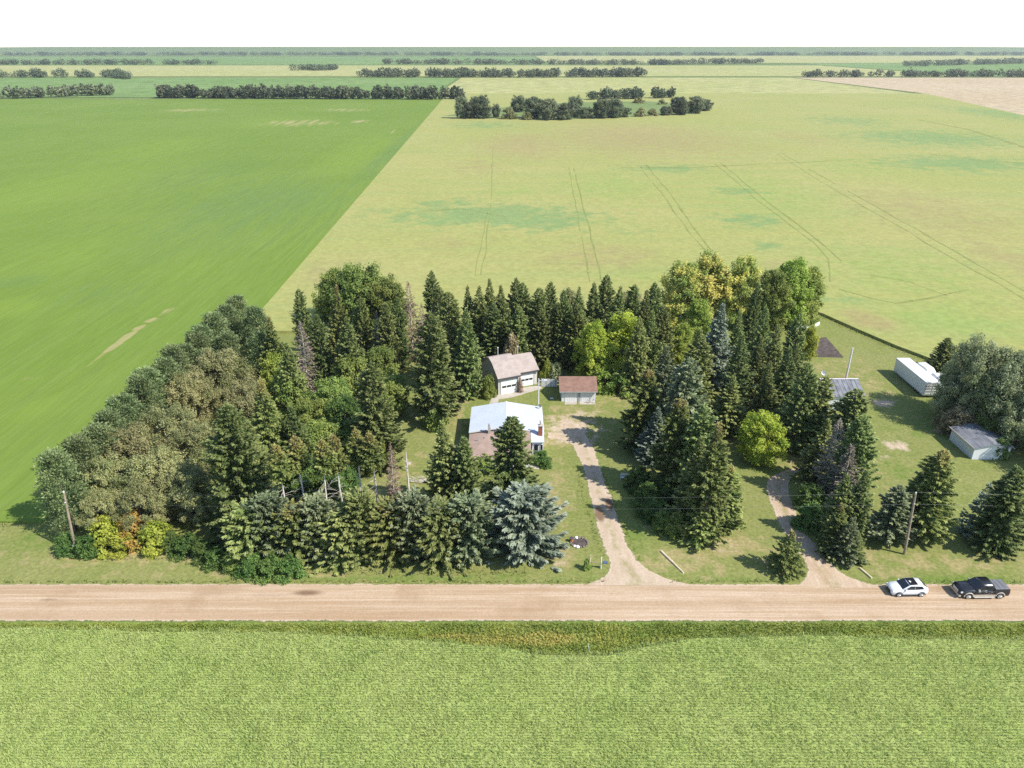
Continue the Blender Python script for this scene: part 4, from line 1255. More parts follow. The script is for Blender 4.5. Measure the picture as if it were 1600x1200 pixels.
# far woods on the horizon, one mass per line
def far_wood(name, label, pts, depth, spacing, hmin, hmax, seed):
    r = np.random.RandomState(seed)
    V, T = [], []
    for (x0, y0), (x1, y1) in zip(pts[:-1], pts[1:]):
        L = math.hypot(x1 - x0, y1 - y0)
        for i in range(int(L * depth / spacing ** 2)):
            t = r.rand()
            cx, cy = x0 + (x1 - x0) * t + r.normal(0, 1) , y0 + (y1 - y0) * t + (r.rand() - .5) * depth
            h = hmin + (hmax - hmin) * r.rand()
            n = 110
            o = unit(r.normal(0, 1, (n, 3)))
            p = np.array([cx, cy, h * .55]) + o * (0.6 + .4 * r.rand(n))[:, None] * np.array([spacing * .75, spacing * .75, h * .48])
            p[:, 2] = np.maximum(p[:, 2], .3)
            nr = unit(o + r.normal(0, .6, (n, 3)))
            d = unit(np.cross(nr, r.normal(0, 1, (n, 3))))
            s = unit(np.cross(d, nr))
            ls = h * .2 * (0.7 + .6 * r.rand(n))
            V.append(leaf_quads(p, d, s, ls, ls * .45))
            T.append(np.clip(0.4 + .25 * r.normal() + r.normal(0, .15, n), 0, 1))
    tone = np.concatenate(T)
    me = quads_mesh(name, np.concatenate(V), {'tone': tone, 'tip': 0 * tone, 'top': 0 * tone}, M['leaf_far'])
    tag(link(name, me), label, 'wood', kind='stuff')


far_wood('far_wood', 'dark wood along the far side of the green field', [(-420, 935), (-60, 905)], 16, 5.5, 8, 15, 1)
far_wood('far_wood', 'dark wood at the far left end of the green field', [(-720, 880), (-600, 912), (-500, 985)], 16, 7, 9, 14, 2)
far_wood('far_wood', 'dark wood behind the slough in the grain field', [(90, 900), (190, 930)], 18, 7, 8, 13, 3)
far_wood('far_wood', 'shelterbelt beyond the far wood, left', [(-1150, 1500), (-760, 1515), (-690, 1430)], 20, 10, 9, 16, 4)
far_wood('far_wood', 'shelterbelt beyond the slough', [(-300, 1535), (60, 1505), (260, 1560)], 34, 11, 9, 17, 5)
far_wood('far_wood', 'wood behind the stubble field', [(560, 1520), (880, 1530), (1150, 1470)], 22, 11, 9, 15, 7)
far_wood('far_wood', 'small bluff in the far grain field', [(-520, 1900), (-430, 1930)], 60, 12, 9, 15, 8)
far_wood('far_wood', 'belt of trees far left under the sky', [(-2100, 2380), (-900, 2440)], 36, 17, 10, 18, 9)
far_wood('far_wood', 'belt of trees in the middle distance under the sky', [(-400, 2500), (420, 2390), (800, 2600)], 40, 17, 10, 18, 10)
far_wood('far_wood', 'belt of trees far right under the sky', [(1100, 2250), (1700, 2620), (2500, 2640)], 40, 17, 10, 18, 11)
far_wood('far_wood', 'last wood line under the sky', [(-4200, 4100), (-1200, 4350), (600, 4200), (4200, 4500)], 90, 34, 11, 21, 6)

# thin summer haze
hz = MB().box(-5200, 5200, -600, 5600, -1.1, 75).build('haze', None)
hm, hnt, hout = new_mat('haze_air')
pv = hnt.nodes.new("ShaderNodeVolumePrincipled")
pv.inputs['Color'].default_value = (0.92, 0.95, 1.0, 1)
pv.inputs['Density'].default_value = 0.00006
pv.inputs['Anisotropy'].default_value = 0.3
hnt.links.new(pv.outputs[0], hout.inputs['Volume'])
hz.data.materials.append(hm)
tag(hz, kind='stuff')

# ------------------------------------------------------------------ house
def part(mb, name, mat, parent, smooth=False):
    return mb.build(name, M[mat], parent, smooth)


def window(parent, x0, x1, y, z0, z1, mat='white_paint', pane='glass'):
    """A framed window in a wall that faces south (y = wall face)."""
    f = MB().box(x0 - .08, x1 + .08, y - .05, y + .02, z0 - .08, z0).box(x0 - .08, x1 + .08, y - .05, y + .02, z1, z1 + .08).box(x0 - .08, x0, y - .05, y + .02, z0, z1).box(x1, x1 + .08, y - .05, y + .02, z0, z1)
    w = part(f, 'window', mat, parent)
    part(MB().box(x0, x1, y - .015, y + .015, z0, z1), 'pane', pane, w)
    return w


HX0, HX1, HY0, HY1 = -6.75, 5.0, 101.9, 110.9
house = tag(empty('farmhouse', (-1, 103, 0)), 'low farmhouse with white metal roof behind and brown shingle roof in front', 'house')


def at_house(mb):
    mb.v = [(x + 1, y - 103, z) for x, y, z in mb.v]
    return mb


def hpart(mb, name, mat, parent=None, smooth=False):
    return part(at_house(mb), name, mat, parent or house, smooth)


RX, RZ, EZ = -0.95, 3.95, 2.95
hpart(MB().prism([(HX0 + .35, 0), (HX1 - .35, 0), (HX1 - .35, EZ - .05), (RX, RZ - .16), (HX0 + .35, EZ - .05)], 'y', HY0 + .3, HY1 - .3), 'wall', 'white_siding')
rf = hpart(MB().slab([(HX0, HY0, EZ), (RX, HY0, RZ), (RX, HY1, RZ), (HX0, HY1, EZ)], .1), 'roof', 'white_metal')
tag(rf, 'left slope of the white metal roof')
rf2 = hpart(MB().slab([(RX, HY0, RZ), (HX1, HY0, EZ), (HX1, HY1, EZ), (RX, HY1, RZ)], .1).slab([(2.95, 99.35, 2.62), (HX1, 99.35, 2.62), (HX1, HY0 + .02, EZ - .04), (2.95, HY0 + .02, EZ + .3)], .1), 'roof', 'white_metal')
for s, (xa, xb) in ((rf, (HX0, RX)), (rf2, (RX, HX1))):
    for i in range(1, 14):          # standing seams run from ridge to eave
        y = HY0 + (HY1 - HY0) * i / 14
        za, zb = (EZ, RZ) if s is rf else (RZ, EZ)
        m = MB().add([(xa, y - .018, za + .004), (xb, y - .018, zb + .004), (xb, y + .018, zb + .004), (xa, y + .018, za + .004), (xa, y - .01, za + .03), (xb, y - .01, zb + .03), (xb, y + .01, zb + .03), (xa, y + .01, za + .03)],
                     [(0, 1, 5, 4), (2, 3, 7, 6), (4, 5, 6, 7), (0, 4, 7, 3), (1, 2, 6, 5)])
        at_house(m).build('seam', M['white_metal'], s)
hpart(MB().prism([(RX - .16, RZ - .02), (RX, RZ + .05), (RX + .16, RZ - .02), (RX, RZ - .08)], 'y', HY0 - .03, HY1 + .03), 'ridge_cap', 'white_paint')
hpart(MB().box(HX0 - .05, HX0 + .05, HY0, HY1, EZ - .17, EZ - .02), 'gutter', 'white_paint')
hpart(MB().box(HX1 - .05, HX1 + .05, HY0, HY1, EZ - .17, EZ - .02), 'gutter', 'white_paint')
hpart(MB().prism([(HX0, EZ - .13), (RX, RZ - .13), (2.95, EZ + .21), (2.95, EZ + .3), (RX, RZ - .02), (HX0, EZ - .02)], 'y', HY0 - .07, HY0 - .01), 'gable_fascia', 'cream')
# front part under brown shingles: low hip roof
fx0, fx1, fy0, fy1, fe, fr = -6.7, 2.9, 94.7, 101.85, 2.5, 3.15
hpart(MB().box(fx0 + .4, fx1 - .3, fy0 + .45, fy1, 0, fe - .05), 'wall', 'white_siding')
hpart(MB().slab([(fx0, fy0, fe), (fx1, fy0, fe), (fx1, fy1 - .1, fr + .1), (-3.2, fy1 - .1, fr + .1)], .12), 'roof', 'shingle_brown')
hpart(MB().slab([(fx0, fy0, fe), (-3.2, fy1 - .1, fr + .1), (fx0, fy1 - .1, fe + .25)], .12), 'roof', 'shingle_brown')
hpart(MB().box(fx0 + .1, fx1 - .1, fy0 - .03, fy0 + .06, fe - .2, fe - .04), 'fascia', 'cream')
for i, x in enumerate((-5.2, -2.4, .6)):
    w = window(house, x + 1, x + 2.4, fy0 + .45 - 103, .95, 1.95)
# porch at the front right
hpart(MB().box(3.15, 4.85, 99.7, 101.9, 0, 2.6), 'porch_wall', 'white_siding')
d = hpart(MB().box(3.45, 4.05, 99.66, 99.72, 0.15, 2.15), 'door', 'grey_trim')
part(MB().box(4.45, 5.05, -3.355, -3.345, 1.0, 2.0), 'pane', 'glass', d)
window(house, 5.4, 5.75, 99.7 - 103, 1.0, 2.0)
hpart(MB().box(3.0, 4.9, 98.5, 99.65, 0, .16).box(3.2, 4.6, 98.1, 98.5, 0, .08), 'step', 'concrete')
# chimneys and vents
ch = hpart(MB().box(4.1, 4.75, 101.0, 101.65, 2.4, 4.5), 'chimney', 'brick')
part(at_house(MB().box(4.02, 4.83, 100.92, 101.73, 4.5, 4.6)), 'cap', 'concrete', ch)
part(at_house(MB().tube([(4.42, 101.32, 4.6), (4.42, 101.32, 5.3)], [.12, .12], 10).tube([(4.42, 101.32, 5.34), (4.42, 101.32, 5.42)], [.2, .06], 10)), 'flue', 'steel', ch)
c2 = hpart(MB().box(-3.75, -3.35, 101.15, 101.55, 2.8, 4.35), 'chimney', 'concrete')
part(at_house(MB().tube([(-3.55, 101.35, 4.35), (-3.55, 101.35, 4.7)], [.13, .13], 8).tube([(-3.55, 101.35, 4.74), (-3.55, 101.35, 4.84)], [.22, .05], 8)), 'flue', 'grey_trim', c2)
hpart(MB().tube([(-5.2, 99.3, 2.8), (-5.2, 99.3, 3.5)], [.07, .07], 8), 'vent_pipe', 'steel')
hpart(MB().box(-4.35, -4.05, 99.9, 100.2, 2.85, 3.2, .04), 'roof_vent', 'grey_trim')
# satellite dish on the back right corner
hpart(MB().tube([(4.5, 110.4, 3.0), (4.5, 110.4, 3.35)], [.03, .03], 6).tube([(4.5, 110.38, 3.35), (4.52, 110.2, 3.42), (4.55, 110.1, 3.45)], [.05, .28, .36], 14, False), 'antenna_dish', 'grey_trim')

# ------------------------------------------------------------------ twin garage
gar = tag(empty('double_garage', (-2.45, 121.7, 0), R(24)), 'twin garage with pinkish shingle gambrel roofs and two white doors', 'garage')


def gambrel(x0, x1, y0, depth, ez, rz, name='roof'):
    """Gambrel roof with the ridge parallel to the doors."""
    ym = y0 + depth / 2
    bk = (y0 + depth * .30, rz - .55)
    bk2 = (y0 + depth * .70, rz - .55)
    mb = MB()
    mb.slab([(x0, y0 - .45, ez), (x1, y0 - .45, ez), (x1, *bk), (x0, *bk)], .12)
    mb.slab([(x0, *bk), (x1, *bk), (x1, ym, rz), (x0, ym, rz)], .12)
    mb.slab([(x0, ym, rz), (x1, ym, rz), (x1, *bk2), (x0, *bk2)], .12)
    mb.slab([(x0, *bk2), (x1, *bk2), (x1, y0 + depth + .4, ez), (x0, y0 + depth + .4, ez)], .12)
    r = part(mb, name, 'shingle_pink', gar)
    part(MB().box(x0 + .02, x1 - .02, y0 - .52, y0 - .42, ez - .28, ez - .06), 'fascia', 'dark_trim', gar)
    prof = [(y0, 0), (y0 + depth, 0), (y0 + depth, ez - .1), (bk2[0], bk2[1] - .16), (ym, rz - .16), (bk[0], bk[1] - .16), (y0, ez - .1)]
    part(MB().prism(prof, 'x', x0 + .25, x1 - .25), 'wall', 'stucco', gar)
    return r


def gdoor(x0, x1, y, z1, rows=4):
    d = part(MB().box(x0, x1, y - .06, y - .005, 0.02, z1), 'garage_door', 'white_paint', gar)
    for k in range(1, rows):
        part(MB().box(x0 + .02, x1 - .02, y - .064, y - .059, z1 * k / rows - .012, z1 * k / rows + .012), 'door_joint', 'grey_trim', d)
    n = 3
    w = (x1 - x0 - .3) / n
    for k in range(n):
        part(MB().box(x0 + .15 + w * k + .08, x0 + .15 + w * (k + 1) - .04, y - .075, y - .062, z1 * .45, z1 * .45 + .38), 'pane', 'glass', d)
    for xa, xb, za, zb in ((x0 - .16, x0 - .005, 0, z1 + .16), (x1 + .005, x1 + .16, 0, z1 + .16), (x0, x1, z1 + .01, z1 + .16)):
        part(MB().box(xa, xb, y - .09, y - .002, za, zb), 'door_frame', 'grey_trim', gar)


gambrel(-.3, 4.3, 0.0, 8.0, 3.4, 6.0)
gdoor(.45, 3.65, 0.0, 2.75)
gambrel(4.32, 8.75, 1.5, 6.6, 3.1, 5.25)
gdoor(5.0, 7.75, 1.5, 2.5)
for x, y, z in ((1.6, 4.0, 6.0), (6.0, 4.8, 5.25)):
    part(MB().tube([(x, y, z - .1), (x, y, z + 1.5)], [.05, .05], 6).tube([(x, y, z + 1.5), (x, y, z + 1.66)], [.13, .13], 8), 'vent_pipe', 'white_paint', gar)
c = poly_slab('pavement', [P(775, 618), P(780, 624), P(800, 621), P(847, 607), P(845, 602), P(815, 606), P(806, 610)], 0.03, M['concrete'], .06)
poly_slab('pavement', [P(769, 621), P(780, 620), P(778, 632), P(764, 632)], 0.024, M['concrete'], .05)
poly_slab('pavement', [P(820, 712), P(838, 707), P(843, 720), P(842, 733), P(826, 733)], 0.024, M['concrete'], .05)
poly_slab('pavement', [P(883, 627.5), P(901, 627.5), P(901, 632), P(882, 632)], 0.024, M['concrete'], .05)
poly_slab('pavement', [P(905, 627.5), P(930, 627.5), P(931, 632), P(906, 632)], 0.024, M['concrete'], .05)

# ------------------------------------------------------------------ small white shed
sh = tag(empty('small_shed', (11.9, 118.9, 0)), 'small white shed with red-brown shingle roof beside the bright poplars', 'shed')
part(MB().prism([(0, 0), (5.6, 0), (5.6, 2.2), (2.8, 3.55), (0, 2.2)], 'x', -3.0, 3.1), 'wall', 'white_siding', sh)
part(MB().slab([(-3.45, -.5, 2.2), (3.4, -.5, 2.2), (3.4, 2.8, 3.75), (-3.45, 2.8, 3.75)], .1), 'roof', 'shingle_red', sh)
part(MB().slab([(-3.45, 2.8, 3.75), (3.4, 2.8, 3.75), (3.4, 6.1, 2.2), (-3.45, 6.1, 2.2)], .1), 'roof', 'shingle_red', sh)
part(MB().box(-3.43, 3.38, -.56, -.5, 2.02, 2.2), 'fascia', 'grey_trim', sh)
for x0, x1 in ((-2.4, -.35), (.55, 2.5)):
    d = part(MB().box(x0, x1, -.05, .0, .03, 1.98), 'shed_door', 'white_paint', sh)
    for k in range(1, 5):
        part(MB().box(x0 + (x1 - x0) * k / 5 - .01, x0 + (x1 - x0) * k / 5 + .01, -.054, -.049, .05, 1.96), 'door_joint', 'grey_trim', d)
part(MB().box(-.1, .33, -.06, .0, .03, 1.98), 'door', 'grey_trim', sh)
w = MB().tube([(0, 0, 0), (.5, -.15, .25), (1.0, -.1, .2)], [.03, .03, .03], 6)
bk_ = tag(empty('bicycle', (13.6, 118.35, 0), 0.05), 'dark bicycle leaning against the small shed', 'bicycle')
for x in (0, 1.05):
    pts = [(x + .33 * math.cos(a), -.12 - .1 * math.sin(a) * 0, .36 + .33 * math.sin(a)) for a in [i * math.pi / 8 for i in range(17)]]
    part(MB().tube(pts, [.022] * 17, 5, False), 'wheel', 'rubber', bk_)
part(MB().tube([(0, -.12, .36), (.38, -.12, .36), (.85, -.12, .85), (.28, -.12, .85), (0, -.12, .36)], [.02] * 5, 5).tube([(.38, -.12, .36), (.28, -.12, .95)], [.02, .02], 5).tube([(.85, -.12, .95), (1.05, -.12, .36)], [.02, .02], 5), 'frame', 'dark_trim', bk_)
part(MB().box(.16, .42, -.18, -.06, .94, .99, .02), 'saddle', 'rubber', bk_)
part(MB().tube([(.85, -.38, 1.0), (.84, -.12, .97), (.85, .0, 1.0)], [.015] * 3, 5), 'handlebar', 'steel', bk_)
# pale fence between garage and shed
fe_ = tag(empty('board_fence', (5.4, 125.3, 0), R(-6)), 'weathered pale board fence between the garage and the small shed', 'fence')
for i in range(17):
    part(MB().box(i * .18, i * .18 + .165, 0, .025, .04, 1.65 + rnd.uniform(-.02, .02)), 'board', 'white_siding' if i % 5 else 'concrete', fe_)
for z in (.4, 1.35):
    part(MB().box(0, 3.05, .028, .07, z, z + .09), 'rail', 'concrete', fe_)
for x in (.0, 1.5, 2.95):
    part(MB().box(x, x + .09, .072, .16, -.05, 1.7), 'post', 'concrete', fe_)
b = P(862, 623)
wb = tag(empty('feed_tray', (b.x, b.y, 0)), 'small pale tray lying in the shade left of the small shed', 'tray')
part(MB().box(-.35, .35, -.2, .2, 0.0, .12, .03), 'tray_body', 'concrete', wb)
part(MB().box(-.3, .3, -.15, .15, .121, .15), 'lid', 'white_paint', wb)

# tall white lamp pole behind the house
b = P(841, 641)
lp = tag(empty('yard_lamp', (b.x, b.y, 0)), 'tall white lamp pole with short arm behind the house', 'lamp pole')
part(MB().tube([(0, 0, -.1), (0, 0, 6.1)], [.13, .09], 10), 'pole', 'white_paint', lp)
part(MB().tube([(0, 0, 5.6), (.6, 0, 5.85), (1.0, 0, 5.85)], [.04, .04, .03], 6), 'arm', 'white_paint', lp)
part(MB().box(.9, 1.45, -.12, .12, 5.78, 5.93, .05), 'lamp_head', 'white_paint', lp)

# ------------------------------------------------------------------ east yard buildings
tr = tag(empty('box_trailer', (75.9, 120.4, 0)), 'long white box trailer parked by the grain field', 'trailer')
part(MB().box(-1.25, 1.25, 0, 11.4, .55, 3.05), 'box', 'white_paint', tr)
part(MB().box(-1.27, 1.27, -.02, 11.42, 3.05, 3.11), 'roof', 'white_paint', tr)
part(MB().box(-1.2, 1.2, 0.2, 11.2, .3, .55), 'skirt', 'grey_trim', tr)
for s in (-1, 1):
    d = part(MB().box(min(s * .03, s * 1.2), max(s * .03, s * 1.2), -.05, -.005, .62, 2.95), 'rear_door', 'steel', tr)
    for z in (.95, 1.5, 2.05, 2.6):
        part(MB().box(min(s * .1, s * 1.12), max(s * .1, s * 1.12), -.075, -.052, z - .05, z + .05), 'door_bar', 'white_paint', d)
for y in (2.0, 3.2):
    for s in (-1, 1):
        w = part(MB().tube([(s * .9, y, .45), (s * 1.22, y, .45)], [.45, .45], 16), 'wheel', 'rubber', tr)
        part(MB().tube([(s * 1.223, y, .45), (s * 1.24, y, .45)], [.22, .2], 12), 'rim', 'alloy', w)
cv = tag(empty('camper_trailer', (79.4, 121.2, 0), R(-4)), 'white camper trailer with rounded roof beside the box trailer', 'camper')
prof = [(-1.2, .5), (1.2, .5), (1.25, 2.3), (1.0, 2.62), (-1.0, 2.62), (-1.25, 2.3)]
part(MB().prism(prof, 'y', 0, 4.6), 'body', 'white_paint', cv)
part(MB().box(-.35, .35, 1.4, 2.1, 2.63, 2.78, .06), 'roof_vent', 'white_siding', cv)
part(MB().box(-.8, .8, -.03, -.005, 1.4, 2.05), 'window', 'glass', cv)
for s in (-1, 1):
    part(MB().tube([(s * .95, 2.3, .36), (s * 1.2, 2.3, .36)], [.36, .36], 14), 'wheel', 'rubber', cv)
part(MB().box(-1.1, 1.1, .1, 4.5, .33, .49), 'chassis', 'dark_trim', cv)
vn = tag(empty('parked_van', (80.3, 127.3, 0), R(6)), 'white van with dark windscreen parked beyond the camper', 'van')
rings = []
for y, zt, w in ((0, 1.1, .85), (.25, 1.25, .95), (1.0, 1.32, .98), (1.75, 2.0, .85), (2.1, 2.1, .88), (4.6, 2.12, .9), (4.9, 1.95, .86)):
    rings.append([(-w, y, .4), (-w, y, zt * .6), (-w * .86, y, zt), (w * .86, y, zt), (w, y, zt * .6), (w, y, .4)])
part(MB().loft(rings), 'body', 'car_white', vn)
part(MB().add([(-.78, 1.04, 1.37), (.78, 1.04, 1.37), (.68, 1.7, 1.985), (-.68, 1.7, 1.985)], [(0, 1, 2, 3)]), 'windscreen', 'blue_plastic', vn)
for s in (-1, 1):
    for y in (.95, 3.9):
        part(MB().tube([(s * .72, y, .34), (s * .96, y, .34)], [.34, .34], 14), 'wheel', 'rubber', vn)

ws = tag(empty('white_shed', (71.2, 98.6, 0)), 'low white shed with weathered grey metal roof under the willows', 'shed')
part(MB().prism([(0, 0), (5.6, 0), (5.6, 2.15), (2.8, 2.75), (0, 2.15)], 'y', 0, 6.4), 'wall', 'white_siding', ws)
part(MB().slab([(-.3, -.3, 2.16), (2.8, -.3, 2.84), (2.8, 6.7, 2.84), (-.3, 6.7, 2.16)], .07), 'roof', 'grey_metal', ws)
part(MB().slab([(2.8, -.3, 2.84), (5.9, -.3, 2.16), (5.9, 6.7, 2.16), (2.8, 6.7, 2.84)], .07), 'roof', 'grey_metal', ws)
part(MB().box(-.36, -.3, -.3, 6.7, 2.04, 2.18), 'eave_board', 'cream', ws)
part(MB().box(5.9, 5.96, -.3, 6.7, 2.04, 2.18), 'eave_board', 'cream', ws)
part(MB().box(3.6, 4.5, -.04, -.002, .03, 1.95), 'door', 'white_paint', ws)

br = tag(empty('grey_barn', (58.0, 115.2, 0)), 'small barn with grey metal roof behind the eastern spruces', 'barn')
part(MB().prism([(0, 0), (7.4, 0), (7.4, 2.9), (3.7, 4.35), (0, 2.9)], 'x', -3.2, 3.2), 'wall', 'white_siding', br)
part(MB().slab([(-3.4, -.35, 2.9), (3.4, -.35, 2.9), (3.4, 3.7, 4.5), (-3.4, 3.7, 4.5)], .07), 'roof', 'grey_metal', br)
part(MB().slab([(-3.4, 3.7, 4.5), (3.4, 3.7, 4.5), (3.4, 7.75, 2.9), (-3.4, 7.75, 2.9)], .07), 'roof', 'brick', br)
for i in range(1, 9):
    x = -3.4 + 6.8 * i / 9
    part(MB().add([(x - .02, -.35, 2.905), (x + .02, -.35, 2.905), (x + .02, 3.68, 4.5), (x - .02, 3.68, 4.5), (x, -.35, 2.95), (x, 3.68, 4.545)], [(0, 4, 5, 3), (1, 2, 5, 4), (0, 1, 4)]), 'seam', 'grey_metal', br)
part(MB().box(-3.42, 3.42, 3.58, 3.82, 4.5, 4.56), 'ridge_cap', 'white_paint', br)
part(MB().box(-1.2, 1.2, -.04, -.002, .03, 2.3), 'door', 'white_paint', br)
q = P(1328, 588, 4.2)
q2 = P(1338, 548, 9.2)
ap = tag(empty('white_mast', (q2.x - .2, q.y + 1.2, 0)), 'tall white mast behind the grey barn', 'mast')
part(MB().tube([(0, 0, -.1), (.1, 0, 9.2)], [.2, .13], 8), 'pole', 'white_paint', ap)
part(MB().box(-.22, .22, -.22, .22, 0, .12, .04), 'base_plate', 'concrete', ap)
q = P(1286, 582, 2.5)
ds = tag(empty('satellite_dish', (q.x, q.y, 0)), 'white round satellite dish on a post left of the barn ridge', 'dish')
part(MB().tube([(0, 0, -.05), (0, 0, 2.3)], [.05, .05], 6), 'post', 'steel', ds)
part(MB().tube([(0, .05, 2.35), (0, -.08, 2.42), (0, -.3, 2.55), (0, -.42, 2.62)], [.03, .25, .42, .47], 18, False), 'bowl', 'white_paint', ds, True)
part(MB().tube([(0, -.1, 2.4), (0, -.9, 2.75)], [.02, .02], 5), 'feed_arm', 'steel', ds)

# garden plot with ridged soil
gp = [P(1238, 535), P(1290, 527), P(1318, 559), P(1244, 557)]
gar_bed = poly_slab('garden_soil', gp, 0.02, M['soil'], .05)
for i in range(13):
    t = (i + .5) / 13
    a, b = gp[3].lerp(gp[0], t), gp[2].lerp(gp[1], t)
    n = 16
    rings = []
    for k in range(n + 1):
        c = a.lerp(b, k / n)
        hh = .24 + wob(k, i, .08, .7)
        rings.append([(c.x, c.y - .28, .018), (c.x, c.y, hh), (c.x, c.y + .28, .018)])
    MB().loft(rings, False, False).build('soil_ridge', M['soil'], gar_bed)
we = tag(empty('white_edging', (0, 0, 0)), 'low curved white board edging under the corner poplar', 'edging')
ep = [P(1240, 516), P(1252, 514.5), P(1263, 513.5), P(1272, 511), P(1280, 507.5)]
we.location = (ep[0].x, ep[0].y, 0)
for a, b in zip(ep[:-1], ep[1:]):
    a, b = a - ep[0], b - ep[0]
    s = (b - a).normalized()
    nn = Vector((-s.y, s.x, 0)) * .06
    a2, b2 = a + s * .03, b - s * .03
    MB().prism([(p.x, p.y) for p in (a2 - nn, b2 - nn, b2 + nn, a2 + nn)], 'z', 0, .75).build('board', M['white_paint'], we)
q = P(1089, 574, 2.4)
ct = tag(empty('camping_trailer', (q.x, q.y - 1, 0), R(25)), 'white camping trailer half hidden between the eastern spruces', 'camper')
part(MB().prism([(-1.1, .45), (1.1, .45), (1.15, 2.1), (.9, 2.45), (-.9, 2.45), (-1.15, 2.1)], 'y', -2, 2), 'body', 'white_paint', ct)
part(MB().box(-.7, .7, -2.03, -2.002, 1.2, 1.9), 'window', 'glass', ct)
for s in (-1, 1):
    part(MB().tube([(s * .85, 0, .34), (s * 1.1, 0, .34)], [.34, .34], 12), 'wheel', 'rubber', ct)

# ------------------------------------------------------------------ poles and wires
def utility_pole(bx, by, h, lean, label, insul=True):
    t = tag(empty('utility_pole', (bx, by, 0)), label, 'utility pole')
    part(MB().tube([(0, 0, -.2), (lean * .5, 0, h * .5), (lean, 0, h)], [.17, .15, .115], 10), 'pole', 'pole_wood', t)
    part(MB().tube([(lean, 0, h), (lean, 0, h + .14)], [.05, .05], 6).tube([(lean, 0, h + .14), (lean, 0, h + .26)], [.1, .07], 8), 'insulator', 'white_paint', t)
    part(MB().tube([(lean * .86, -.12, h - 1.3), (lean * .86, -.24, h - 1.3)], [.06, .06], 8), 'spool_insulator', 'white_paint', t)
    return t


pl, pr = P(119, 864), P(1413, 866)
up1 = utility_pole(pl.x, pl.y, 9.0, .75, 'leaning grey wooden utility pole at the left end of the wood')
part(MB().box(-.02, .3, -.24, -.165, 1.0, 1.35), 'marker_plate', 'white_paint', up1)
utility_pole(pr.x, pr.y, 9.0, -.65, 'grey wooden utility pole between the lane and the pickup truck')
far1 = utility_pole(-160.0, 75.6, 9.0, 0.0, 'next grey wooden utility pole west along the road, beyond the wood')
far2 = utility_pole(155.0, 75.6, 9.0, 0.0, 'next grey wooden utility pole east along the road, beyond the pickup truck')
tp = [(-160, 75.6, 9.2), (pl.x + .75, pl.y, 9.2), (pr.x - .65, pr.y, 9.2), (155, 75.6, 9.2)]


def wire(a, b, sag, label, r=.0045):
    n = 20
    a, b = Vector(a), Vector(b)
    pts = [a.lerp(b, i / n) - Vector((0, 0, sag * 4 * (i / n) * (1 - i / n))) for i in range(n + 1)]
    o = MB().tube(pts, [r] * (n + 1), 4).build('power_line', M['wire'])
    tag(o, label, 'wire')


for i, nm in enumerate(('left of the left pole', 'between the two poles', 'right of the right pole')):
    a, b = tp[i], tp[i + 1]
    wire((a[0], a[1], a[2] + .06), (b[0], b[1], b[2] + .06), 1.0, f'upper power line {nm} along the road')
    wire((a[0], a[1] - .2, a[2] - 1.5), (b[0], b[1] - .2, b[2] - 1.5), .9, f'lower power line {nm} along the road')
q = P(672, 664)
yp = tag(empty('yard_pole', (q.x, q.y, 0)), 'dark yard pole with white meter box beside the big spruce', 'utility pole')
part(MB().tube([(0, 0, -.2), (.05, 0, 7.2)], [.16, .11], 10), 'pole', 'bark', yp)
part(MB().tube([(-.32, -.05, 5.3), (-.32, -.05, 6.1)], [.2, .2], 12), 'transformer', 'white_paint', yp)
part(MB().box(-.2, .0, -.08, .0, 5.6, 5.75), 'bracket', 'steel', yp)

# ------------------------------------------------------------------ small yard things
q = P(905, 848)
fb = tag(empty('stone_ring_bed', (q.x, q.y, 0)), 'stone ring flower bed with white stones beside the blue spruce', 'flower bed')
part(MB().tube([(0, 0, -.02), (0, 0, .07)], [.95, .9], 20), 'soil', 'soil', fb)


def stone_mesh(seed):
    r = random.Random(seed)
    me = MB()
    rings = []
    for z, k in ((0, .7), (.35, 1.0), (.75, .8), (1.0, .35)):
        rings.append([(math.cos(a) * k * r.uniform(.8, 1.1), math.sin(a) * k * r.uniform(.75, 1.1), z) for a in [i * 2 * math.pi / 7 for i in range(7)]])
    return me.loft(rings).mesh('stone', True)


STN = [stone_mesh(i) for i in range(4)]
for i in range(17):
    a = i * 2 * math.pi / 17
    me = STN[i % 4]
    o = link('stone', me, M['stone'], fb)
    white = i in (11, 12, 5)
    o.material_slots[0].link = 'OBJECT'
    o.material_slots[0].material = M['stone_white' if white else 'stone']
    k = rnd.uniform(.16, .24) * (1.4 if white else 1)
    o.location = (math.cos(a) * 1.1, math.sin(a) * 1.0, 0)
    o.scale = (k, k, k * .9)
    o.rotation_euler = (0, 0, a)
q = P(894, 846)
o = tag(empty('rusty_drum', (q.x - .1, q.y, 0)), 'small rusty drum standing left of the stone ring bed', 'drum')
part(MB().tube([(0, 0, 0), (0, 0, .55)], [.26, .26], 14), 'drum_body', 'rust_wood', o)
part(MB().tube([(0, 0, .551), (0, 0, .58)], [.28, .28], 14), 'rim', 'dark_trim', o)

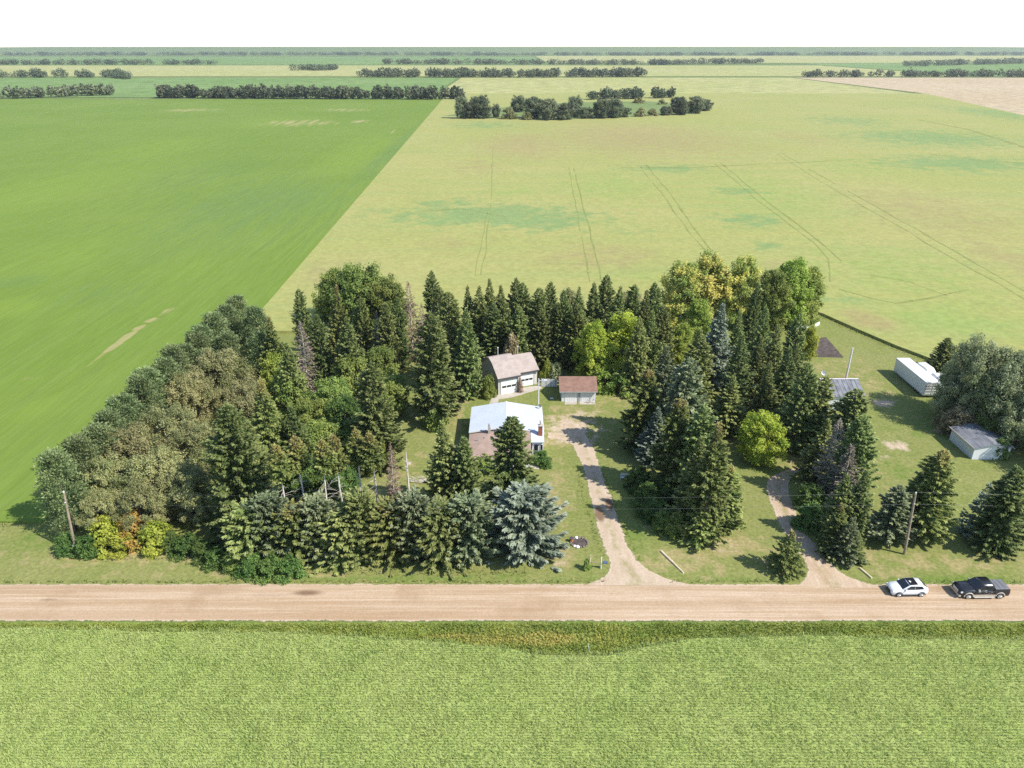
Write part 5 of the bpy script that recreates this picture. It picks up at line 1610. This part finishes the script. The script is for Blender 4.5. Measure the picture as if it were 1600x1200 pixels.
q = P(921, 888)
ms = tag(empty('mailbox_stand', (q.x, q.y, 0)), 'wooden post and rail mailbox stand at the driveway mouth', 'mailbox stand')
part(MB().tube([(0, 0, -.1), (.02, 0, 1.3), (.1, 0, 1.9)], [.07, .06, .05], 7), 'post', 'board_wood', ms)
part(MB().tube([(.04, 0, 1.3), (.35, .02, 1.9)], [.04, .03], 6), 'brace', 'board_wood', ms)
part(MB().tube([(-.1, 0, 1.02), (1.9, -.1, .82)], [.05, .05], 6), 'rail', 'pole_wood', ms)
part(MB().box(1.36, 1.46, -.13, -.03, -.1, 1.75), 'white_post', 'white_paint', ms)
mbx = part(MB().prism([(-.26, 0), (.02, 0), (.02, .2), (-.05, .3), (-.19, .3), (-.26, .2)], 'x', 1.62, 2.15), 'mailbox', 'blue_plastic', ms)
mbx.location = (0, 0, .86)
part(MB().box(2.151, 2.165, -.22, -.02, .02, .24), 'mailbox_door', 'dark_trim', mbx)
KIND_vine = KIND['shrub'][0]
vt = tree('shrub', (q.x - .35, q.y - .1), 1.5, .42, 'green climbing vine on the mailbox stand post', 'leaf', None, 'climbing_vine', 'vine')

a, b = P(1033, 862), P(1068, 896)
lg = tag(empty('fallen_pole', (a.x, a.y, 0)), 'long pale pole lying on the lawn right of the driveway', 'pole')
d = b - a
part(MB().tube([(0, 0, .09), (d.x * .5, d.y * .5, .1), (d.x, d.y, .07)], [.14, .13, .10], 8), 'pole', 'board_wood', lg)
part(MB().tube([(d.x * .48, d.y * .48, .15), (d.x * .48 + .12, d.y * .48 + .08, .27)], [.035, .02], 5), 'branch_stub', 'board_wood', lg)
a, b = P(1343, 888), P(1362, 904)
d = b - a
lg = tag(empty('fallen_post', (a.x, a.y, 0)), 'short pale post lying on the verge left of the white car', 'post')
part(MB().tube([(0, 0, .08), (d.x, d.y, .08)], [.12, .11], 8), 'post', 'board_wood', lg)
part(MB().tube([(-.02, -.0, .08), (d.x * .02, d.y * .02, .08)], [.1, .1], 8), 'end_band', 'steel', lg)

q = P(977, 750)
cb = tag(empty('garden_bench', (q.x, q.y, 0), R(-15)), 'weathered white garden bench standing in the spruce shade', 'bench')
for i in range(4):
    part(MB().box(-.75, .75, -.25 + i * .13, -.25 + i * .13 + .1, .42, .46), 'seat_slat', 'white_siding', cb)
for i in range(3):
    part(MB().box(-.75, .75, .3 + i * .02, .33 + i * .02, .55 + i * .14, .65 + i * .14), 'back_slat', 'white_siding', cb)
for x in (-.7, .64):
    for y, zt in ((-.24, .42), (.25, .92)):
        part(MB().box(x, x + .06, y, y + .05, 0, zt), 'leg', 'white_siding', cb)
    part(MB().box(x - .02, x + .08, -.25, .28, .62, .66), 'arm_rest', 'white_siding', cb)
q = P(982, 758)
o = tag(empty('flat_stone', (q.x, q.y, 0)), 'pale flat stone in the grass before the garden bench', 'stone')
s = link('stone_body', STN[1].copy(), None, o)
s.data.materials.clear()
s.data.materials.append(M['stone_white'])
s.scale = (.4, .3, .12)

q = P(635, 736)
o = tag(empty('well_pipe', (q.x, q.y, 0)), 'short white capped pipe sticking out of the west lawn', 'pipe')
part(MB().tube([(0, 0, -.05), (0, 0, .75)], [.08, .08], 10), 'pipe', 'white_paint', o)
part(MB().tube([(0, 0, .751), (0, 0, .83)], [.12, .1], 10), 'cap', 'white_paint', o)
q = P(638, 724)
o = tag(empty('concrete_cover', (q.x, q.y, 0)), 'pale round concrete cover flush in the west lawn behind the pipe', 'cover')
part(MB().tube([(0, 0, -.01), (0, 0, .07)], [.42, .4], 18), 'lid_ring', 'concrete', o)
part(MB().box(-.12, .12, -.03, .03, .071, .1), 'handle', 'steel', o)
q = P(655, 752)
o = tag(empty('brush_pile', (q.x, q.y, 0)), 'grey heap of cut brush on the west lawn', 'brush pile')
mb1 = MB()
for i in range(60):
    a = rnd.uniform(-.5, .5) + (math.pi if rnd.random() < .5 else 0)
    x, y, z = rnd.uniform(-1.2, 1.2), rnd.uniform(-.7, .7), rnd.uniform(.05, .35)
    L = rnd.uniform(.5, 1.3)
    mb1.tube([(x, y, z), (x + math.cos(a) * L, y + math.sin(a) * L, max(.04, z + rnd.uniform(-.2, .5)))], [.03, .008], 4, False)
part(mb1, 'sticks', 'bark_pale', o)
q = P(640, 800)
o = tag(empty('bare_snag', (q.x, q.y, 0)), 'pale bare snag standing behind the roadside spruces near the lawn', 'snag')
part(MB().tube([(0, 0, -.1), (.1, 0, 4), (.05, .1, 9.4)], [.18, .14, .06], 8), 'trunk', 'bark_pale', o)
part(MB().tube([(.08, 0, 7), (.6, -.2, 7.4)], [.05, .015], 5).tube([(.07, 0, 8), (-.5, .1, 8.3)], [.04, .012], 5), 'branch_stub', 'bark_pale', o)
q = P(921, 1020)
o = tag(empty('marker_stake', (q.x, q.y, 0), 0, (1, 1, 1)), 'thin white marker stake leaning in the ditch', 'stake')
part(MB().tube([(0, 0, -.1), (-.15, 0, 1.15)], [.035, .03], 6), 'stake', 'white_paint', o)
part(MB().box(-.19, -.11, -.04, .04, 1.151, 1.19), 'cap', 'steel', o)

# ------------------------------------------------------------------ vehicles (front towards -x)
def wheel(parent, x, y, r, w, side):
    """A wheel with tyre and rim; side -1 = the side facing the camera."""
    t = part(MB().tube([(x, y, r), (x, y + side * w * .15, r), (x, y + side * w * .85, r), (x, y + side * w, r)], [r * .9, r, r, r * .9], 20), 'wheel', 'rubber', parent)
    part(MB().tube([(x, y + side * (w + .003), r), (x, y + side * (w + .012), r)], [r * .66, r * .62], 16), 'rim', 'alloy', t)
    for k in range(5):
        a = k * 2 * math.pi / 5
        c, s = math.cos(a), math.sin(a)
        part(MB().tube([(x + c * r * .12, y + side * (w + .02), r + s * r * .12), (x + c * r * .58, y + side * (w + .02), r + s * r * .58)], [.035, .025], 4), 'spoke', 'alloy', t)


def ring(x, w, z0, zb, zt, crown=.93):
    """Body cross-section: sill, side, shoulder, top."""
    return [(x, -w * .93, z0), (x, -w, z0 + (zb - z0) * .45), (x, -w * .985, zb), (x, -w * crown * .92, zt), (x, 0, zt + .02), (x, w * crown * .92, zt), (x, w * .985, zb), (x, w, z0 + (zb - z0) * .45), (x, w * .93, z0)]


def glass_quad(parent, name, pts, mat='glass'):
    return part(MB().slab(pts, .012), name, mat, parent)


suv = tag(empty('parked_suv', (46.25, 68.2, 0.0), R(1)), 'white compact SUV with black glass roof parked on the road shoulder', 'car')
st = [(-2.13, .66, .42, .62, .72), (-2.05, .78, .30, .70, .84), (-1.75, .87, .26, .80, .95), (-1.2, .90, .25, .88, 1.02), (-.85, .91, .25, .92, 1.06), (0, .915, .25, .95, 1.0), (.9, .915, .25, .98, 1.04), (1.6, .90, .27, 1.0, 1.08), (2.0, .84, .32, .98, 1.08), (2.12, .74, .45, .92, 1.0)]
part(MB().loft([ring(*q) for q in st]), 'body', 'car_white', suv, True)
cab = [(-.98, .80, 1.03, 1.04), (-.75, .80, 1.02, 1.16), (-.20, .74, 1.0, 1.53), (.1, .72, 1.0, 1.585), (.9, .71, 1.0, 1.58), (1.45, .68, 1.04, 1.50), (1.95, .66, 1.06, 1.16)]
part(MB().loft([[(x, -.84 if i else -.8, z0 - .05), (x, -w, zt), (x, 0, zt + .025), (x, w, zt), (x, .84 if i else .8, z0 - .05)] for i, (x, w, z0, zt) in enumerate(cab)]), 'cabin', 'car_white', suv, True)
glass_quad(suv, 'windscreen', [(-.96, -.74, 1.085), (-.96, .74, 1.085), (-.24, .68, 1.555), (-.24, -.68, 1.555)])
glass_quad(suv, 'glass_roof', [(-.16, -.66, 1.592), (-.16, .66, 1.592), (.82, .64, 1.63), (.82, -.64, 1.63)], 'car_black')
for s in (-1, 1):
    glass_quad(suv, 'side_window', [(-.66, s * .84, 1.08), (.40, s * .845, 1.08), (.40, s * .765, 1.50), (-.10, s * .77, 1.49)])
    glass_quad(suv, 'side_window', [(.47, s * .845, 1.08), (1.50, s * .84, 1.12), (1.25, s * .755, 1.47), (.47, s * .765, 1.50)])
    part(MB().box(-.72, -.52, min(s * .86, s * 1.04), max(s * .86, s * 1.04), 1.02, 1.17, .03), 'mirror', 'car_white', suv)
    part(MB().box(-2.09, -1.80, min(s * .5, s * .84), max(s * .5, s * .84), .70, .84, .03), 'headlight', 'lamp_clear', suv)
    part(MB().box(1.98, 2.10, min(s * .55, s * .80), max(s * .55, s * .80), .84, 1.0, .02), 'tail_light', 'lamp_red', suv)
    part(MB().box(-.95, .98, min(s * .88, s * .925), max(s * .88, s * .925), .24, .34), 'sill_trim', 'car_plastic', suv)
    part(MB().box(.05, .22, min(s * .915, s * .935), max(s * .915, s * .935), .86, .89), 'door_handle', 'alloy', suv)
    for x in (-1.32, 1.30):
        wheel(suv, x, s * .70, .345, .22, s)
        pts = [(x + .43 * math.cos(a), s * .915, .345 + .43 * math.sin(a)) for a in [i * math.pi / 10 for i in range(11)]]
        part(MB().tube(pts, [.035] * 11, 5), 'wheel_arch', 'car_plastic', suv)
part(MB().box(-2.165, -2.10, -.45, .45, .46, .66, .02), 'grille', 'car_plastic', suv)
part(MB().box(-2.12, -1.95, -.72, .72, .27, .42, .02), 'bumper', 'car_plastic', suv)
glass_quad(suv, 'rear_window', [(1.50, -.6, 1.515), (1.50, .6, 1.515), (1.96, .6, 1.20), (1.96, -.6, 1.20)])

tk = tag(empty('pickup_truck', (54.65, 67.95, 0.0), R(1)), 'black pickup truck with champagne lower trim and grey bed cover parked behind the SUV', 'truck')
st = [(-2.88, .78, .55, .85, .98), (-2.78, .92, .42, .95, 1.12), (-2.3, .97, .40, 1.08, 1.20), (-1.5, .98, .40, 1.14, 1.26), (-1.05, .985, .40, 1.16, 1.27), (0, .985, .40, 1.17, 1.22), (1.05, .985, .40, 1.17, 1.22)]
part(MB().loft([ring(*q) for q in st]), 'body', 'car_black', tk, True)
part(MB().loft([ring(x, w, .42, 1.10, 1.34, .98) for x, w in ((1.10, .98), (1.14, .99), (2.75, .985), (2.86, .96))]), 'cargo_bed', 'car_black', tk)
part(MB().box(1.16, 2.84, -.86, .86, 1.362, 1.40, .04), 'bed_cover', 'tonneau', tk)
for x in (1.72, 2.28):
    part(MB().box(x - .012, x + .012, -.83, .83, 1.401, 1.412), 'cover_fold', 'car_plastic', tk)
cab = [(-1.28, .84, 1.24, 1.25), (-1.05, .86, 1.22, 1.36), (-.45, .80, 1.2, 1.82), (-.2, .78, 1.2, 1.87), (.7, .775, 1.2, 1.87), (.95, .78, 1.2, 1.80), (1.08, .84, 1.2, 1.30)]
part(MB().loft([[(x, -.92, z0 - .06), (x, -w, zt), (x, 0, zt + .025), (x, w, zt), (x, .92, z0 - .06)] for (x, w, z0, zt) in cab]), 'cabin', 'car_black', tk, True)
glass_quad(tk, 'windscreen', [(-1.22, -.78, 1.31), (-1.22, .78, 1.31), (-.50, .73, 1.835), (-.50, -.73, 1.835)])
glass_quad(tk, 'rear_window', [(.99, -.65, 1.80), (.99, .65, 1.80), (1.09, .7, 1.38), (1.09, -.7, 1.38)])
for s in (-1, 1):
    glass_quad(tk, 'side_window', [(-.92, s * .915, 1.30), (.02, s * .92, 1.28), (.02, s * .835, 1.76), (-.38, s * .84, 1.76)])
    glass_quad(tk, 'side_window', [(.10, s * .92, 1.28), (.90, s * .92, 1.28), (.80, s * .835, 1.74), (.10, s * .835, 1.76)])
    part(MB().box(-.98, -.74, min(s * .93, s * 1.18), max(s * .93, s * 1.18), 1.22, 1.44, .03), 'mirror', 'car_silver', tk)
    part(MB().box(-2.83, -2.55, min(s * .52, s * .93), max(s * .52, s * .93), .90, 1.06, .03), 'headlight', 'lamp_clear', tk)
    part(MB().box(2.78, 2.885, min(s * .80, s * .97), max(s * .80, s * .97), .82, 1.18, .02), 'tail_light', 'lamp_red', tk)
    part(MB().box(-1.30, 1.28, min(s * .955, s * 1.0), max(s * .955, s * 1.0), .38, .66, .01), 'rocker_trim', 'car_silver', tk)
    part(MB().box(-1.2, 1.2, min(s * .96, s * 1.12), max(s * .96, s * 1.12), .33, .375), 'running_board', 'car_silver', tk)
    for x in (-.05, .62):
        part(MB().box(x, x + .18, min(s * .985, s * 1.01), max(s * .985, s * 1.01), 1.02, 1.06), 'door_handle', 'alloy', tk)
    for x in (-1.85, 1.80):
        wheel(tk, x, s * .74, .41, .27, s)
        pts = [(x + .53 * math.cos(a), s * .975, .41 + .53 * math.sin(a)) for a in [i * math.pi / 10 for i in range(11)]]
        part(MB().tube(pts, [.075] * 11, 6), 'fender_flare', 'car_silver', tk)
part(MB().box(-2.95, -2.86, -.5, .5, .66, 1.0, .02), 'grille', 'alloy', tk)
part(MB().box(-2.98, -2.72, -.93, .93, .40, .60, .03), 'bumper', 'car_silver', tk)
part(MB().box(2.86, 3.0, -.9, .9, .46, .62, .02), 'rear_bumper', 'car_silver', tk)
part(MB().tube([(-1.15, .75, 1.28), (-1.1, .76, 1.95)], [.012, .006], 5), 'aerial', 'car_plastic', tk)
